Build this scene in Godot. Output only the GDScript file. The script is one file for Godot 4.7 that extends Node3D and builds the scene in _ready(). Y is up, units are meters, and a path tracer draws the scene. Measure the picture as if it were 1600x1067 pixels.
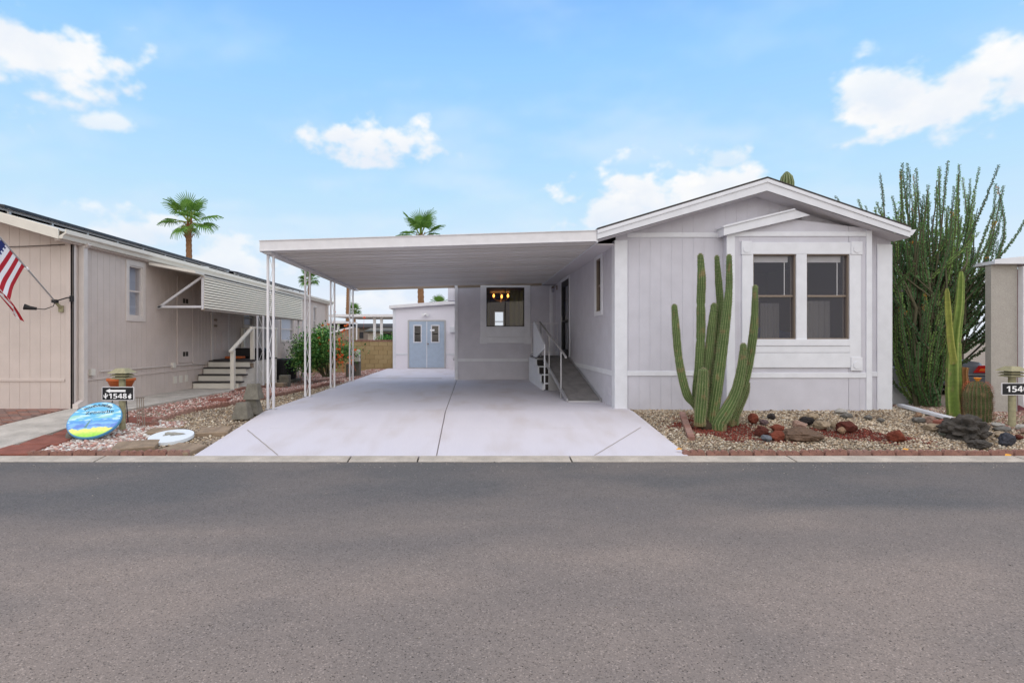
extends Node3D

# ---------------------------------------------------------------- mesh builder
class M:
	var v := PackedVector3Array()
	var n := PackedVector3Array()
	var c := PackedColorArray()
	var t := PackedVector2Array()
	var cur := Color.WHITE
	var use_c := false
	var use_t := false

	func put(p: Vector3, nn: Vector3, uv := Vector2.ZERO) -> void:
		v.append(p); n.append(nn); c.append(cur); t.append(uv)

	func tri(a: Vector3, b: Vector3, d: Vector3) -> void:      # counter-clockwise seen from outside
		var nn := (b - a).cross(d - a).normalized()
		put(a, nn); put(d, nn); put(b, nn)

	func quad(a: Vector3, b: Vector3, d: Vector3, e: Vector3) -> void:
		tri(a, b, d); tri(a, d, e)

	func tri_n(a: Vector3, b: Vector3, d: Vector3, na: Vector3, nb: Vector3, nd: Vector3) -> void:
		put(a, na); put(d, nd); put(b, nb)

	func quad_uv(a: Vector3, b: Vector3, d: Vector3, e: Vector3) -> void:
		use_t = true
		var nn := (b - a).cross(d - a).normalized()
		var ua := Vector2(0, 1); var ub := Vector2(1, 1); var ud := Vector2(1, 0); var ue := Vector2(0, 0)
		put(a, nn, ua); put(d, nn, ud); put(b, nn, ub)
		put(a, nn, ua); put(e, nn, ue); put(d, nn, ud)

	func hexa(p: Array) -> void:                                # 0-3 bottom ring ccw from above, 4-7 top ring
		quad(p[3], p[2], p[1], p[0]); quad(p[4], p[5], p[6], p[7])
		for i in 4:
			var j := (i + 1) % 4
			quad(p[i], p[j], p[j + 4], p[i + 4])

	func box(x0: float, x1: float, y0: float, y1: float, d0: float, d1: float) -> void:   # d = metres in front of the camera line
		hexa([Vector3(x0, y0, -d0), Vector3(x1, y0, -d0), Vector3(x1, y0, -d1), Vector3(x0, y0, -d1),
			Vector3(x0, y1, -d0), Vector3(x1, y1, -d0), Vector3(x1, y1, -d1), Vector3(x0, y1, -d1)])

	func obox(x: Transform3D, s: Vector3) -> void:
		var h := s * 0.5
		var p := []
		for q in [Vector3(-1, -1, 1), Vector3(1, -1, 1), Vector3(1, -1, -1), Vector3(-1, -1, -1), Vector3(-1, 1, 1), Vector3(1, 1, 1), Vector3(1, 1, -1), Vector3(-1, 1, -1)]:
			p.append(x * (q * h))
		hexa(p)

	func cbox(x: Transform3D, s: Vector3, e: float) -> void:    # box with chamfered edges
		var h := s * 0.5
		var f := func(a: float, b: float, d: float) -> Vector3: return x * Vector3(a, b, d)
		var X := h.x; var Y := h.y; var Z := h.z
		for k in [-1.0, 1.0]:
			_cq([f.call(k * X, -Y + e, -Z + e), f.call(k * X, Y - e, -Z + e), f.call(k * X, Y - e, Z - e), f.call(k * X, -Y + e, Z - e)], x.origin)
			_cq([f.call(-X + e, k * Y, -Z + e), f.call(X - e, k * Y, -Z + e), f.call(X - e, k * Y, Z - e), f.call(-X + e, k * Y, Z - e)], x.origin)
			_cq([f.call(-X + e, -Y + e, k * Z), f.call(X - e, -Y + e, k * Z), f.call(X - e, Y - e, k * Z), f.call(-X + e, Y - e, k * Z)], x.origin)
			for j in [-1.0, 1.0]:
				_cq([f.call(k * X, j * (Y - e), -Z + e), f.call(k * (X - e), j * Y, -Z + e), f.call(k * (X - e), j * Y, Z - e), f.call(k * X, j * (Y - e), Z - e)], x.origin)
				_cq([f.call(k * X, -Y + e, j * (Z - e)), f.call(k * (X - e), -Y + e, j * Z), f.call(k * (X - e), Y - e, j * Z), f.call(k * X, Y - e, j * (Z - e))], x.origin)
				_cq([f.call(-X + e, k * Y, j * (Z - e)), f.call(-X + e, k * (Y - e), j * Z), f.call(X - e, k * (Y - e), j * Z), f.call(X - e, k * Y, j * (Z - e))], x.origin)
				for i in [-1.0, 1.0]:
					_ct([f.call(k * X, j * (Y - e), i * (Z - e)), f.call(k * (X - e), j * Y, i * (Z - e)), f.call(k * (X - e), j * (Y - e), i * Z)], x.origin)

	func _cq(p: Array, o: Vector3) -> void:
		if (p[1] - p[0]).cross(p[2] - p[0]).dot(p[0] - o) < 0: p.reverse()
		quad(p[0], p[1], p[2], p[3])

	func _ct(p: Array, o: Vector3) -> void:
		if (p[1] - p[0]).cross(p[2] - p[0]).dot(p[0] - o) < 0: p.reverse()
		tri(p[0], p[1], p[2])

	func bar(a: Vector3, b: Vector3, w: float, h: float, up := Vector3.UP) -> void:
		var f := (b - a)
		var l := f.length()
		f /= l
		if absf(f.dot(up)) > 0.99: up = Vector3.BACK
		var r := f.cross(up).normalized()
		var u := r.cross(f)
		obox(Transform3D(Basis(r, u, -f), (a + b) * 0.5), Vector3(w, h, l))

	func tube(pts: Array, radii: Array, sides: int, caps := true) -> void:
		var rings := []
		var ref := Vector3(0.3, 0.1, 1).normalized()
		for i in pts.size():
			var dir: Vector3 = (pts[mini(i + 1, pts.size() - 1)] - pts[maxi(i - 1, 0)]).normalized()
			var s := dir.cross(ref).normalized()
			if s.length() < 0.1: s = dir.cross(Vector3.RIGHT).normalized()
			var w := s.cross(dir)
			ref = w
			var ring := []
			for k in sides:
				var a := TAU * k / sides
				ring.append((s * cos(a) - w * sin(a)) * -1.0)
			rings.append(ring)
		for i in pts.size() - 1:
			var r0: float = radii[mini(i, radii.size() - 1)]
			var r1: float = radii[mini(i + 1, radii.size() - 1)]
			for k in sides:
				var j := (k + 1) % sides
				var a: Vector3 = rings[i][k]; var b: Vector3 = rings[i][j]; var d: Vector3 = rings[i + 1][j]; var e: Vector3 = rings[i + 1][k]
				tri_n(pts[i] + a * r0, pts[i] + b * r0, pts[i + 1] + d * r1, a, b, d)
				tri_n(pts[i] + a * r0, pts[i + 1] + d * r1, pts[i + 1] + e * r1, a, d, e)
		if caps:
			for q in [0, pts.size() - 1]:
				var r: float = radii[mini(q, radii.size() - 1)]
				for k in sides:
					var a2: Vector3 = pts[q] + rings[q][k] * r
					var b2: Vector3 = pts[q] + rings[q][(k + 1) % sides] * r
					if q == 0: tri(pts[q], b2, a2)
					else: tri(pts[q], a2, b2)

	func lathe(o: Vector3, prof: Array, sides: int) -> void:    # prof: [radius, height] from bottom to top
		var rows := []
		for p in prof:
			var row := []
			for k in sides:
				var a := TAU * k / sides
				row.append(o + Vector3(cos(a) * p[0], p[1], -sin(a) * p[0]))
			rows.append(row)
		grid(rows, true)

	# rows of points; smooth normals; columns wrap when closed. Outside is on the right hand of (column step) x (row step)
	func grid(rows: Array, closed: bool, cols := [], uv := false) -> void:
		var R := rows.size()
		var C: int = rows[0].size()
		var nn := []
		for i in R:
			var line := []
			for k in C:
				var l: Vector3 = rows[i][(k - 1 + C) % C] if closed or k > 0 else rows[i][k]
				var r: Vector3 = rows[i][(k + 1) % C] if closed or k < C - 1 else rows[i][k]
				var d: Vector3 = rows[maxi(i - 1, 0)][k]
				var u: Vector3 = rows[mini(i + 1, R - 1)][k]
				var x := (r - l).cross(u - d)
				line.append(x.normalized() if x.length_squared() > 1e-14 else (u - d).normalized())
			nn.append(line)
		for i in R - 1:
			for k in (C if closed else C - 1):
				var j := (k + 1) % C
				for q in [[i, k], [i + 1, j], [i, j], [i, k], [i + 1, k], [i + 1, j]]:
					if cols: cur = cols[q[0]][q[1]]
					put(rows[q[0]][q[1]], nn[q[0]][q[1]], Vector2(float(q[1]) / (C - 1), 1.0 - float(q[0]) / (R - 1)) if uv else Vector2.ZERO)
		if cols: use_c = true
		if uv: use_t = true

	func prism(poly: PackedVector2Array, x: Transform3D, depth: float) -> void:   # outline in x's xy plane, thickness along +z
		if Geometry2D.is_polygon_clockwise(poly): poly.reverse()
		var ix := Geometry2D.triangulate_polygon(poly)
		for i in range(0, ix.size(), 3):
			var p := []
			for k in 3:
				p.append(poly[ix[i + k]])
			if (p[1] - p[0]).cross(p[2] - p[0]) < 0: p.reverse()
			tri(x * Vector3(p[0].x, p[0].y, depth), x * Vector3(p[1].x, p[1].y, depth), x * Vector3(p[2].x, p[2].y, depth))
			tri(x * Vector3(p[2].x, p[2].y, 0), x * Vector3(p[1].x, p[1].y, 0), x * Vector3(p[0].x, p[0].y, 0))
		for i in poly.size():
			var a := poly[i]; var b := poly[(i + 1) % poly.size()]
			quad(x * Vector3(a.x, a.y, 0), x * Vector3(b.x, b.y, 0), x * Vector3(b.x, b.y, depth), x * Vector3(a.x, a.y, depth))

	func mesh(off: Vector3) -> ArrayMesh:
		var a := []
		a.resize(Mesh.ARRAY_MAX)
		var w := v.duplicate()
		if off != Vector3.ZERO:
			for i in w.size(): w[i] -= off
		a[Mesh.ARRAY_VERTEX] = w
		a[Mesh.ARRAY_NORMAL] = n
		if use_c: a[Mesh.ARRAY_COLOR] = c
		if use_t: a[Mesh.ARRAY_TEX_UV] = t
		var m := ArrayMesh.new()
		m.add_surface_from_arrays(Mesh.PRIMITIVE_TRIANGLES, a)
		return m

# ---------------------------------------------------------------- scene helpers
var taken := {}
var origin := {}
var tx := {}
var mm := {}
var rng := RandomNumberGenerator.new()

func numbered(called: String) -> String:
	var k: int = taken.get(called, 0)
	taken[called] = k + 1
	return called if k == 0 else "%s_%03d" % [called, k]

func tag(o: Node3D, label: String, category: String, group := "") -> Node3D:
	o.set_meta("label", label)
	o.set_meta("category", category)
	if group: o.set_meta("group", group)
	return o

func thing(called: String, label: String, category: String, at := Vector3.ZERO, group := "") -> Node3D:
	var o := Node3D.new()
	o.name = numbered(called)
	add_child(o, true)
	o.position = at
	origin[o] = at
	return tag(o, label, category, group)

func base_of(o: Node) -> Vector3:
	return origin.get(o, Vector3.ZERO)

func put_mesh(called: String, mesh: Mesh, mat: Material, parent: Node) -> MeshInstance3D:
	var o := MeshInstance3D.new()
	o.mesh = mesh
	o.material_override = mat
	o.name = numbered(called) if parent == self else called
	parent.add_child(o, true)
	return o

func part(called: String, m: M, mat: Material, parent: Node) -> MeshInstance3D:    # the shape is given in world metres
	var b := base_of(parent)
	var o := put_mesh(called, m.mesh(b), mat, parent)
	origin[o] = b
	return o

func solid(called: String, m: M, mat: Material, label: String, category: String, at: Vector3, group := "") -> MeshInstance3D:   # a thing that is one mesh
	var o := put_mesh(called, m.mesh(at), mat, self)
	o.position = at
	origin[o] = at
	tag(o, label, category, group)
	return o

func struct(called: String, m: M, mat: Material) -> MeshInstance3D:
	var o := put_mesh(called, m.mesh(Vector3.ZERO), mat, self)
	o.set_meta("kind", "structure")
	return o

func scatter(called: String, mesh: Mesh, mat: Material, xs: Array, cols: Array, parent: Node, kind := "stuff") -> MultiMeshInstance3D:
	var b := base_of(parent)
	var m := MultiMesh.new()
	m.transform_format = MultiMesh.TRANSFORM_3D
	m.use_colors = true
	m.mesh = mesh
	m.instance_count = xs.size()
	for i in xs.size():
		var x: Transform3D = xs[i]
		x.origin -= b
		m.set_instance_transform(i, x)
		m.set_instance_color(i, cols[i])
	var o := MultiMeshInstance3D.new()
	o.multimesh = m
	o.material_override = mat
	o.name = numbered(called) if parent == self else called
	parent.add_child(o, true)
	if kind: o.set_meta("kind", kind)
	return o

func V(x: float, y: float, d: float) -> Vector3:
	return Vector3(x, y, -d)

func lin(r: int, g: int, b: int) -> Color:
	return Color8(r, g, b).srgb_to_linear()

# a gray noise picture between two tones
func noise_tex(called: String, type: int, freq: float, lo: float, hi: float, size := 512, octaves := 4, seed_ := 1, mid := 0.5) -> Texture2D:
	var f := FastNoiseLite.new()
	f.noise_type = type
	f.frequency = freq
	f.fractal_octaves = octaves
	f.seed = seed_
	if type == FastNoiseLite.TYPE_CELLULAR:
		f.cellular_return_type = FastNoiseLite.RETURN_CELL_VALUE
		f.fractal_type = FastNoiseLite.FRACTAL_NONE
	var g := Gradient.new()
	g.set_color(0, Color(lo, lo, lo)); g.set_color(1, Color(hi, hi, hi))
	g.set_offset(0, maxf(0.0, mid - 0.5)); g.set_offset(1, minf(1.0, mid + 0.5))
	var t := NoiseTexture2D.new()
	t.width = size; t.height = size
	t.seamless = true
	t.noise = f
	t.color_ramp = g
	tx[called] = t
	return t

func mat(c: Color, rough := 0.8, tex := "", scale := Vector3.ONE, o := {}) -> StandardMaterial3D:
	var m := StandardMaterial3D.new()
	m.albedo_color = c
	m.roughness = rough
	m.metallic_specular = o.get("spec", 0.4)
	m.metallic = o.get("metal", 0.0)
	if tex:
		m.albedo_texture = tx[tex]
		m.uv1_triplanar = true
		m.uv1_world_triplanar = true
		m.uv1_scale = scale
	if o.has("bump"):
		m.uv1_triplanar = true
		m.uv1_world_triplanar = true
		m.uv1_scale = scale
		m.heightmap_enabled = true
		m.heightmap_texture = tx[o.bump]
		m.heightmap_scale = o.get("bs", 0.3)
	if o.has("detail"):
		m.detail_enabled = true
		m.detail_albedo = tx[o.detail]
		m.detail_blend_mode = BaseMaterial3D.BLEND_MODE_MUL
		m.detail_uv_layer = BaseMaterial3D.DETAIL_UV_2
		m.uv2_triplanar = true
		m.uv2_world_triplanar = true
		m.uv2_scale = o.get("ds", Vector3.ONE)
	if o.get("vc", false): m.vertex_color_use_as_albedo = true
	if o.has("back"):
		m.backlight_enabled = true
		m.backlight = o.back
	if o.get("two", false): m.cull_mode = BaseMaterial3D.CULL_DISABLED
	return m

func glass(c: Color, alpha: float) -> StandardMaterial3D:
	var m := StandardMaterial3D.new()
	m.albedo_color = Color(c, alpha)
	m.transparency = BaseMaterial3D.TRANSPARENCY_ALPHA
	m.roughness = 0.02
	m.metallic_specular = 0.42
	m.cull_mode = BaseMaterial3D.CULL_DISABLED
	return m

# grooved plywood siding in a plane: U runs along the wall, N faces out, U x up = N; holes are [u0, u1, y0, y1]; tops are [u, y] points
func siding(m: M, o: Vector3, U: Vector3, w: float, y0: float, tops: Array, grooves: Array, holes := []) -> void:
	var N := U.cross(Vector3.UP)
	var cuts := [0.0, w]
	var gw := 0.009
	for g in grooves:
		if g > 0.02 and g < w - 0.02: cuts.append(g - gw / 2); cuts.append(g + gw / 2)
	for h in holes: cuts.append(h[0]); cuts.append(h[1])
	for q in tops:
		if q[0] > 0.001 and q[0] < w - 0.001: cuts.append(q[0])
	cuts.sort()
	var top := func(u: float) -> float:
		for i in tops.size() - 1:
			if u <= tops[i + 1][0] + 1e-5:
				return lerpf(tops[i][1], tops[i + 1][1], clampf((u - tops[i][0]) / (tops[i + 1][0] - tops[i][0]), 0, 1))
		return tops[-1][1]
	for i in cuts.size() - 1:
		var a: float = cuts[i]; var b: float = cuts[i + 1]
		if b - a < 1e-4: continue
		var mid := (a + b) / 2
		var deep := false
		for g in grooves:
			if absf(mid - g) < gw / 2: deep = true
		var off := N * (-0.004 if deep else 0.0)
		var spans := [[y0, y0, top.call(a), top.call(b)]]
		for h in holes:
			if mid > h[0] and mid < h[1]:
				var next := []
				for s in spans:
					if h[2] > s[0] and h[2] < s[2] and h[3] < s[2]:
						next.append([s[0], s[1], h[2], h[2]]); next.append([h[3], h[3], s[2], s[3]])
					elif h[2] <= s[0] and h[3] > s[0] and h[3] < s[2]:
						next.append([h[3], h[3], s[2], s[3]])
					else: next.append(s)
				spans = next
		for s in spans:
			m.quad(o + U * a + Vector3(0, s[0], 0) + off, o + U * b + Vector3(0, s[1], 0) + off, o + U * b + Vector3(0, s[3], 0) + off, o + U * a + Vector3(0, s[2], 0) + off)
			if deep:
				m.quad(o + U * a + Vector3(0, s[0], 0), o + U * a + Vector3(0, s[0], 0) + off, o + U * a + Vector3(0, s[2], 0) + off, o + U * a + Vector3(0, s[2], 0))
				m.quad(o + U * b + Vector3(0, s[1], 0) + off, o + U * b + Vector3(0, s[1], 0), o + U * b + Vector3(0, s[3], 0), o + U * b + Vector3(0, s[3], 0) + off)

func every(from: float, to: float, step: float) -> Array:
	var a := []
	var x := from
	while x < to:
		a.append(x)
		x += step
	return a

# axis-aligned board lying on a wall plane: o + U*u, thickness along N
func board(m: M, o: Vector3, U: Vector3, u0: float, u1: float, y0: float, y1: float, n0: float, n1: float) -> void:
	var N := U.cross(Vector3.UP)
	var x := Transform3D(Basis(U, Vector3.UP, N), o + U * (u0 + u1) / 2 + Vector3(0, (y0 + y1) / 2, 0) + N * (n0 + n1) / 2)
	m.cbox(x, Vector3(u1 - u0, y1 - y0, n1 - n0), minf(0.004, (n1 - n0) * 0.3))

# a sash window set into a hole: window > frame, pane, sash_rail
func window(parent: Node, o: Vector3, U: Vector3, u0: float, u1: float, y0: float, y1: float, fm: Material, gm: Material, rail := 0.5, fw := 0.03, dep := 0.05) -> MeshInstance3D:
	var m := M.new()
	for q in [[u0, u0 + fw, y0, y1], [u1 - fw, u1, y0, y1], [u0 + fw, u1 - fw, y0, y0 + fw], [u0 + fw, u1 - fw, y1 - fw, y1]]:
		board(m, o, U, q[0], q[1], q[2], q[3], -dep - 0.09, 0.003)
	var w := part("window", m, fm, parent)
	var N := U.cross(Vector3.UP)
	var ym := lerpf(y0, y1, rail)
	for k in 2:
		var g := M.new()
		var ya: float = [y0 + fw, ym][k]; var yb: float = [ym, y1 - fw][k]
		var q := o + N * (-dep + (0.012 if k == 1 else 0.0))
		g.quad(q + U * (u0 + fw) + Vector3(0, ya, 0), q + U * (u1 - fw) + Vector3(0, ya, 0), q + U * (u1 - fw) + Vector3(0, yb, 0), q + U * (u0 + fw) + Vector3(0, yb, 0))
		part("pane", g, gm, w)
	var r := M.new()
	board(r, o, U, u0 + fw, u1 - fw, ym - 0.018, ym + 0.018, -dep - 0.012, -dep + 0.022)
	part("sash_rail", r, fm, w)
	return w

# ground height: the drive falls to the kerb; the neighbour's bed dips away behind
func gy(x: float, d: float) -> float:
	var y := 0.0
	if d < 10.4: y = -0.1019 * (10.4 - maxf(d, 7.7))
	if x < -4.2 and d > 14.5:
		y -= 0.2 * smoothstep(14.5, 19.0, d) * smoothstep(-4.2, -5.6, x) * (1.0 - smoothstep(24.0, 30.0, d))
	return y

func ball(sub: int) -> Array:              # [unit vertices, triangles]
	var k := (1.0 + sqrt(5.0)) / 2.0
	var vs := []
	for q in [[-1, k, 0], [1, k, 0], [-1, -k, 0], [1, -k, 0], [0, -1, k], [0, 1, k], [0, -1, -k], [0, 1, -k], [k, 0, -1], [k, 0, 1], [-k, 0, -1], [-k, 0, 1]]:
		vs.append(Vector3(q[0], q[1], q[2]).normalized())
	var fs := [[0, 11, 5], [0, 5, 1], [0, 1, 7], [0, 7, 10], [0, 10, 11], [1, 5, 9], [5, 11, 4], [11, 10, 2], [10, 7, 6], [7, 1, 8], [3, 9, 4], [3, 4, 2], [3, 2, 6], [3, 6, 8], [3, 8, 9], [4, 9, 5], [2, 4, 11], [6, 2, 10], [8, 6, 7], [9, 8, 1]]
	for s in sub:
		var seen := {}
		var next := []
		var halve := func(a: int, b: int) -> int:
			var key := Vector2i(mini(a, b), maxi(a, b))
			if not seen.has(key):
				vs.append((vs[a] + vs[b]).normalized())
				seen[key] = vs.size() - 1
			return seen[key]
		for f in fs:
			var a: int = halve.call(f[0], f[1]); var b: int = halve.call(f[1], f[2]); var e: int = halve.call(f[2], f[0])
			next.append_array([[f[0], a, e], [f[1], b, a], [f[2], e, b], [a, b, e]])
		fs = next
	return [vs, fs]

# a stone: planes knocked off a ball, then roughened
func rock_shape(at: Vector3, size: Vector3, seed_: int, sub := 2, rough := 0.12, turn := 0.0, cuts := 9) -> M:
	var r := RandomNumberGenerator.new()
	r.seed = seed_
	var f := FastNoiseLite.new()
	f.seed = seed_; f.frequency = 1.6; f.fractal_octaves = 4
	var b := ball(sub)
	var planes := []
	for i in cuts:
		planes.append([Vector3(r.randfn(), r.randfn(), r.randfn()).normalized(), r.randf_range(0.62, 0.9)])
	var vs := []
	var nn := []
	for p in b[0]:
		var q: Vector3 = p
		for pl in planes:
			var k: float = q.dot(pl[0]) - pl[1]
			if k > 0: q -= pl[0] * k * 0.9
		q *= 1.0 + rough * f.get_noise_3dv(q * 1.3) * 1.6
		vs.append(at + (q * size * 0.58).rotated(Vector3.UP, turn))
		nn.append(Vector3.ZERO)
	for t in b[1]:
		var k: Vector3 = (vs[t[1]] - vs[t[0]]).cross(vs[t[2]] - vs[t[0]])
		for i in 3: nn[t[i]] += k
	var m := M.new()
	for t in b[1]:
		var face: Vector3 = (vs[t[1]] - vs[t[0]]).cross(vs[t[2]] - vs[t[0]]).normalized()
		var na: Array = []
		for i in 3: na.append((nn[t[i]].normalized() * 0.5 + face * 0.5).normalized())
		m.tri_n(vs[t[0]], vs[t[1]], vs[t[2]], na[0], na[1], na[2])
	return m

func letters(called: String, text: String, x: Transform3D, high: float, mat_: Material, parent: Node, font := "Droid Sans", bold := 700, italic := false, depth := 0.002) -> MeshInstance3D:
	var f := SystemFont.new()
	f.font_names = PackedStringArray([font])
	f.font_weight = bold
	f.font_italic = italic
	var t := TextMesh.new()
	t.text = text
	t.font = f
	t.font_size = 64
	t.pixel_size = high / 46.0
	t.depth = depth
	var o := put_mesh(called, t, mat_, parent)
	o.transform = Transform3D(x.basis, x.origin - base_of(parent))
	return o

# ---------------------------------------------------------------- sky
func make_sky() -> Texture2D:
	var W := 4096
	var H := 2048
	var f := FastNoiseLite.new()
	f.seed = 11; f.frequency = 1.0; f.fractal_octaves = 5
	var w2 := FastNoiseLite.new()
	w2.seed = 5; w2.frequency = 1.0; w2.fractal_octaves = 3
	# air and thin veils, computed small and enlarged
	var small := Image.create(768, 384, false, Image.FORMAT_RGB8)
	var stops := [[0.0, Color8(236, 241, 250)], [4.0, Color8(228, 238, 252)], [9.0, Color8(208, 234, 254)], [14.0, Color8(190, 228, 255)], [20.0, Color8(170, 217, 255)], [25.5, Color8(154, 208, 255)], [31.0, Color8(136, 191, 255)], [50.0, Color8(140, 192, 250)], [90.0, Color8(146, 194, 246)]]
	for y in 384:
		var el := 90.0 - (y + 0.5) / 384.0 * 180.0
		if el < -1.0:
			small.fill_rect(Rect2i(0, y, 768, 384 - y), Color8(150, 146, 146))
			break
		var c: Color = stops[0][1]
		for i in stops.size() - 1:
			if el >= stops[i][0]: c = stops[i][1].lerp(stops[i + 1][1], clampf((el - stops[i][0]) / (stops[i + 1][0] - stops[i][0]), 0, 1))
		for x in 768:
			var az := ((x + 0.5) / 768.0 - 0.5) * TAU
			var e := deg_to_rad(el)
			var p := Vector3(sin(az) * cos(e), sin(e), -cos(az) * cos(e))
			var q := p / (absf(p.y) + 0.25)
			var veil := smoothstep(-0.15, 0.75, f.get_noise_3d(q.x * 1.6, q.z * 2.6, q.y * 2.0) + 0.35 * w2.get_noise_3dv(p * 2.0))
			veil = veil * 0.42 + 0.2 * smoothstep(16.0, 2.0, el) * smoothstep(-0.3, 0.5, w2.get_noise_3d(p.x * 3.0, p.y * 16.0, p.z * 3.0))
			small.set_pixel(x, y, c.lerp(Color8(232, 243, 255), clampf(veil, 0, 0.75)))
	small.resize(W, H, Image.INTERPOLATE_CUBIC)
	# cumulus: [azimuth, elevation, half width, half height, share, seed] in degrees
	var list := [[-37.0, 21.4, 6.8, 4.4, 1.0, 3], [-43.0, 18.6, 5.0, 4.4, 0.9, 4], [-49.0, 20.0, 5.0, 4.0, 0.9, 14], [-33.5, 17.6, 2.8, 1.0, 0.8, 5], [-10.8, 18.4, 6.8, 2.7, 1.0, 6],
		[18.6, 13.2, 9.6, 4.6, 1.05, 7], [14.5, 12.0, 4.5, 2.6, 0.9, 17], [23.5, 12.6, 4.5, 2.4, 0.95, 19], [39.5, 17.2, 6.8, 4.0, 1.05, 8], [35.0, 19.8, 3.4, 2.8, 0.95, 18], [44.5, 19.0, 5.0, 2.8, 1.0, 9], [-31.0, 9.2, 4.6, 2.2, 0.85, 10], [-22.0, 7.4, 5.2, 2.8, 0.85, 12], [24.0, 16.0, 2.2, 1.2, 0.55, 15], [-7.0, 3.5, 9.0, 1.5, 0.7, 16]]
	var r := RandomNumberGenerator.new()
	r.seed = 77
	for i in 30:                                                # the sky goes on out of view; clouds enlarged there to whiten the light
		list.append([60.0 + (i + r.randf()) * 240.0 / 30.0, r.randf_range(9, 62), r.randf_range(6, 13), r.randf_range(3.0, 6.5), 1.0, 30 + i])
	var n := FastNoiseLite.new()
	n.frequency = 1.0; n.fractal_octaves = 7; n.fractal_gain = 0.56
	var px := W / 360.0
	for cl in list:
		n.seed = cl[5]
		var hw: float = cl[2] * 1.5 / cos(deg_to_rad(cl[1]))
		for y in range(int((90.0 - cl[1] - cl[3] * 1.7) * px), int((90.0 - cl[1] + cl[3] * 1.5) * px)):
			var el := 90.0 - (y + 0.5) / px
			if el < 0.3: break
			var e := deg_to_rad(el)
			for xx in range(int((cl[0] - hw + 180.0) * px), int((cl[0] + hw + 180.0) * px)):
				var azd := (xx + 0.5) / px - 180.0
				var qx: float = (azd - cl[0]) * cos(e) / cl[2]
				var qy: float = (el - cl[1]) / cl[3]
				if qy < 0: qy *= 1.25
				var fall := 1.0 - sqrt(qx * qx + qy * qy)
				if fall < -0.5: continue
				var az := deg_to_rad(azd)
				var p := Vector3(sin(az) * cos(e), sin(e) * 1.5, -cos(az) * cos(e))
				var k := n.get_noise_3dv(p * 11.0)
				var den: float = fall * 1.05 + k * 1.15 - 0.12
				var a: float = smoothstep(-0.05, 0.6, den) * cl[4]
				if a <= 0.003: continue
				var shade := clampf(0.5 + 0.5 * qy + 0.9 * n.get_noise_3dv(p * 7.0 + Vector3(3, 3, 3)), 0, 1)
				var x := posmod(xx, W)
				small.set_pixel(x, y, small.get_pixel(x, y).lerp(Color8(226, 236, 250).lerp(Color(1, 1, 1), shade * 0.75 + 0.25), minf(a, 1.0)))
	return ImageTexture.create_from_image(small)

# ---------------------------------------------------------------- materials
var K := {}

# chippings in a grey binder: small pale and dark stones, a few white ones
func asphalt_tex() -> void:
	var S := 1024
	var r := RandomNumberGenerator.new()
	r.seed = 17
	var v := PackedFloat32Array()
	v.resize(S * S)
	for i in S * S: v[i] = 0.66 + 0.16 * r.randf()
	for i in 42000:
		var x := r.randi() % S; var y := r.randi() % S
		var k := r.randf()
		var tone := r.randf_range(0.56, 0.92) if k < 0.91 else (r.randf_range(0.28, 0.46) if k < 0.99 else 0.98)
		var a := r.randf_range(0.7, 2.9 if k < 0.91 else 2.3)
		var b := a * r.randf_range(0.5, 1.0)
		var t := r.randf() * PI
		var ct := cos(t); var st := sin(t)
		var n := int(ceil(a))
		for dy in range(-n, n + 1):
			for dx in range(-n, n + 1):
				var p := (dx * ct + dy * st) / a; var q := (dy * ct - dx * st) / b
				if p * p + q * q <= 1.0: v[posmod(y + dy, S) * S + posmod(x + dx, S)] = tone
	var bytes := PackedByteArray()
	bytes.resize(S * S * 3)
	for i in S * S:
		var c := int(clampf(v[i], 0, 1) * 255)
		bytes[i * 3] = c; bytes[i * 3 + 1] = c; bytes[i * 3 + 2] = c
	tx["asphalt"] = ImageTexture.create_from_image(Image.create_from_data(S, S, false, Image.FORMAT_RGB8, bytes))

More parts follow.
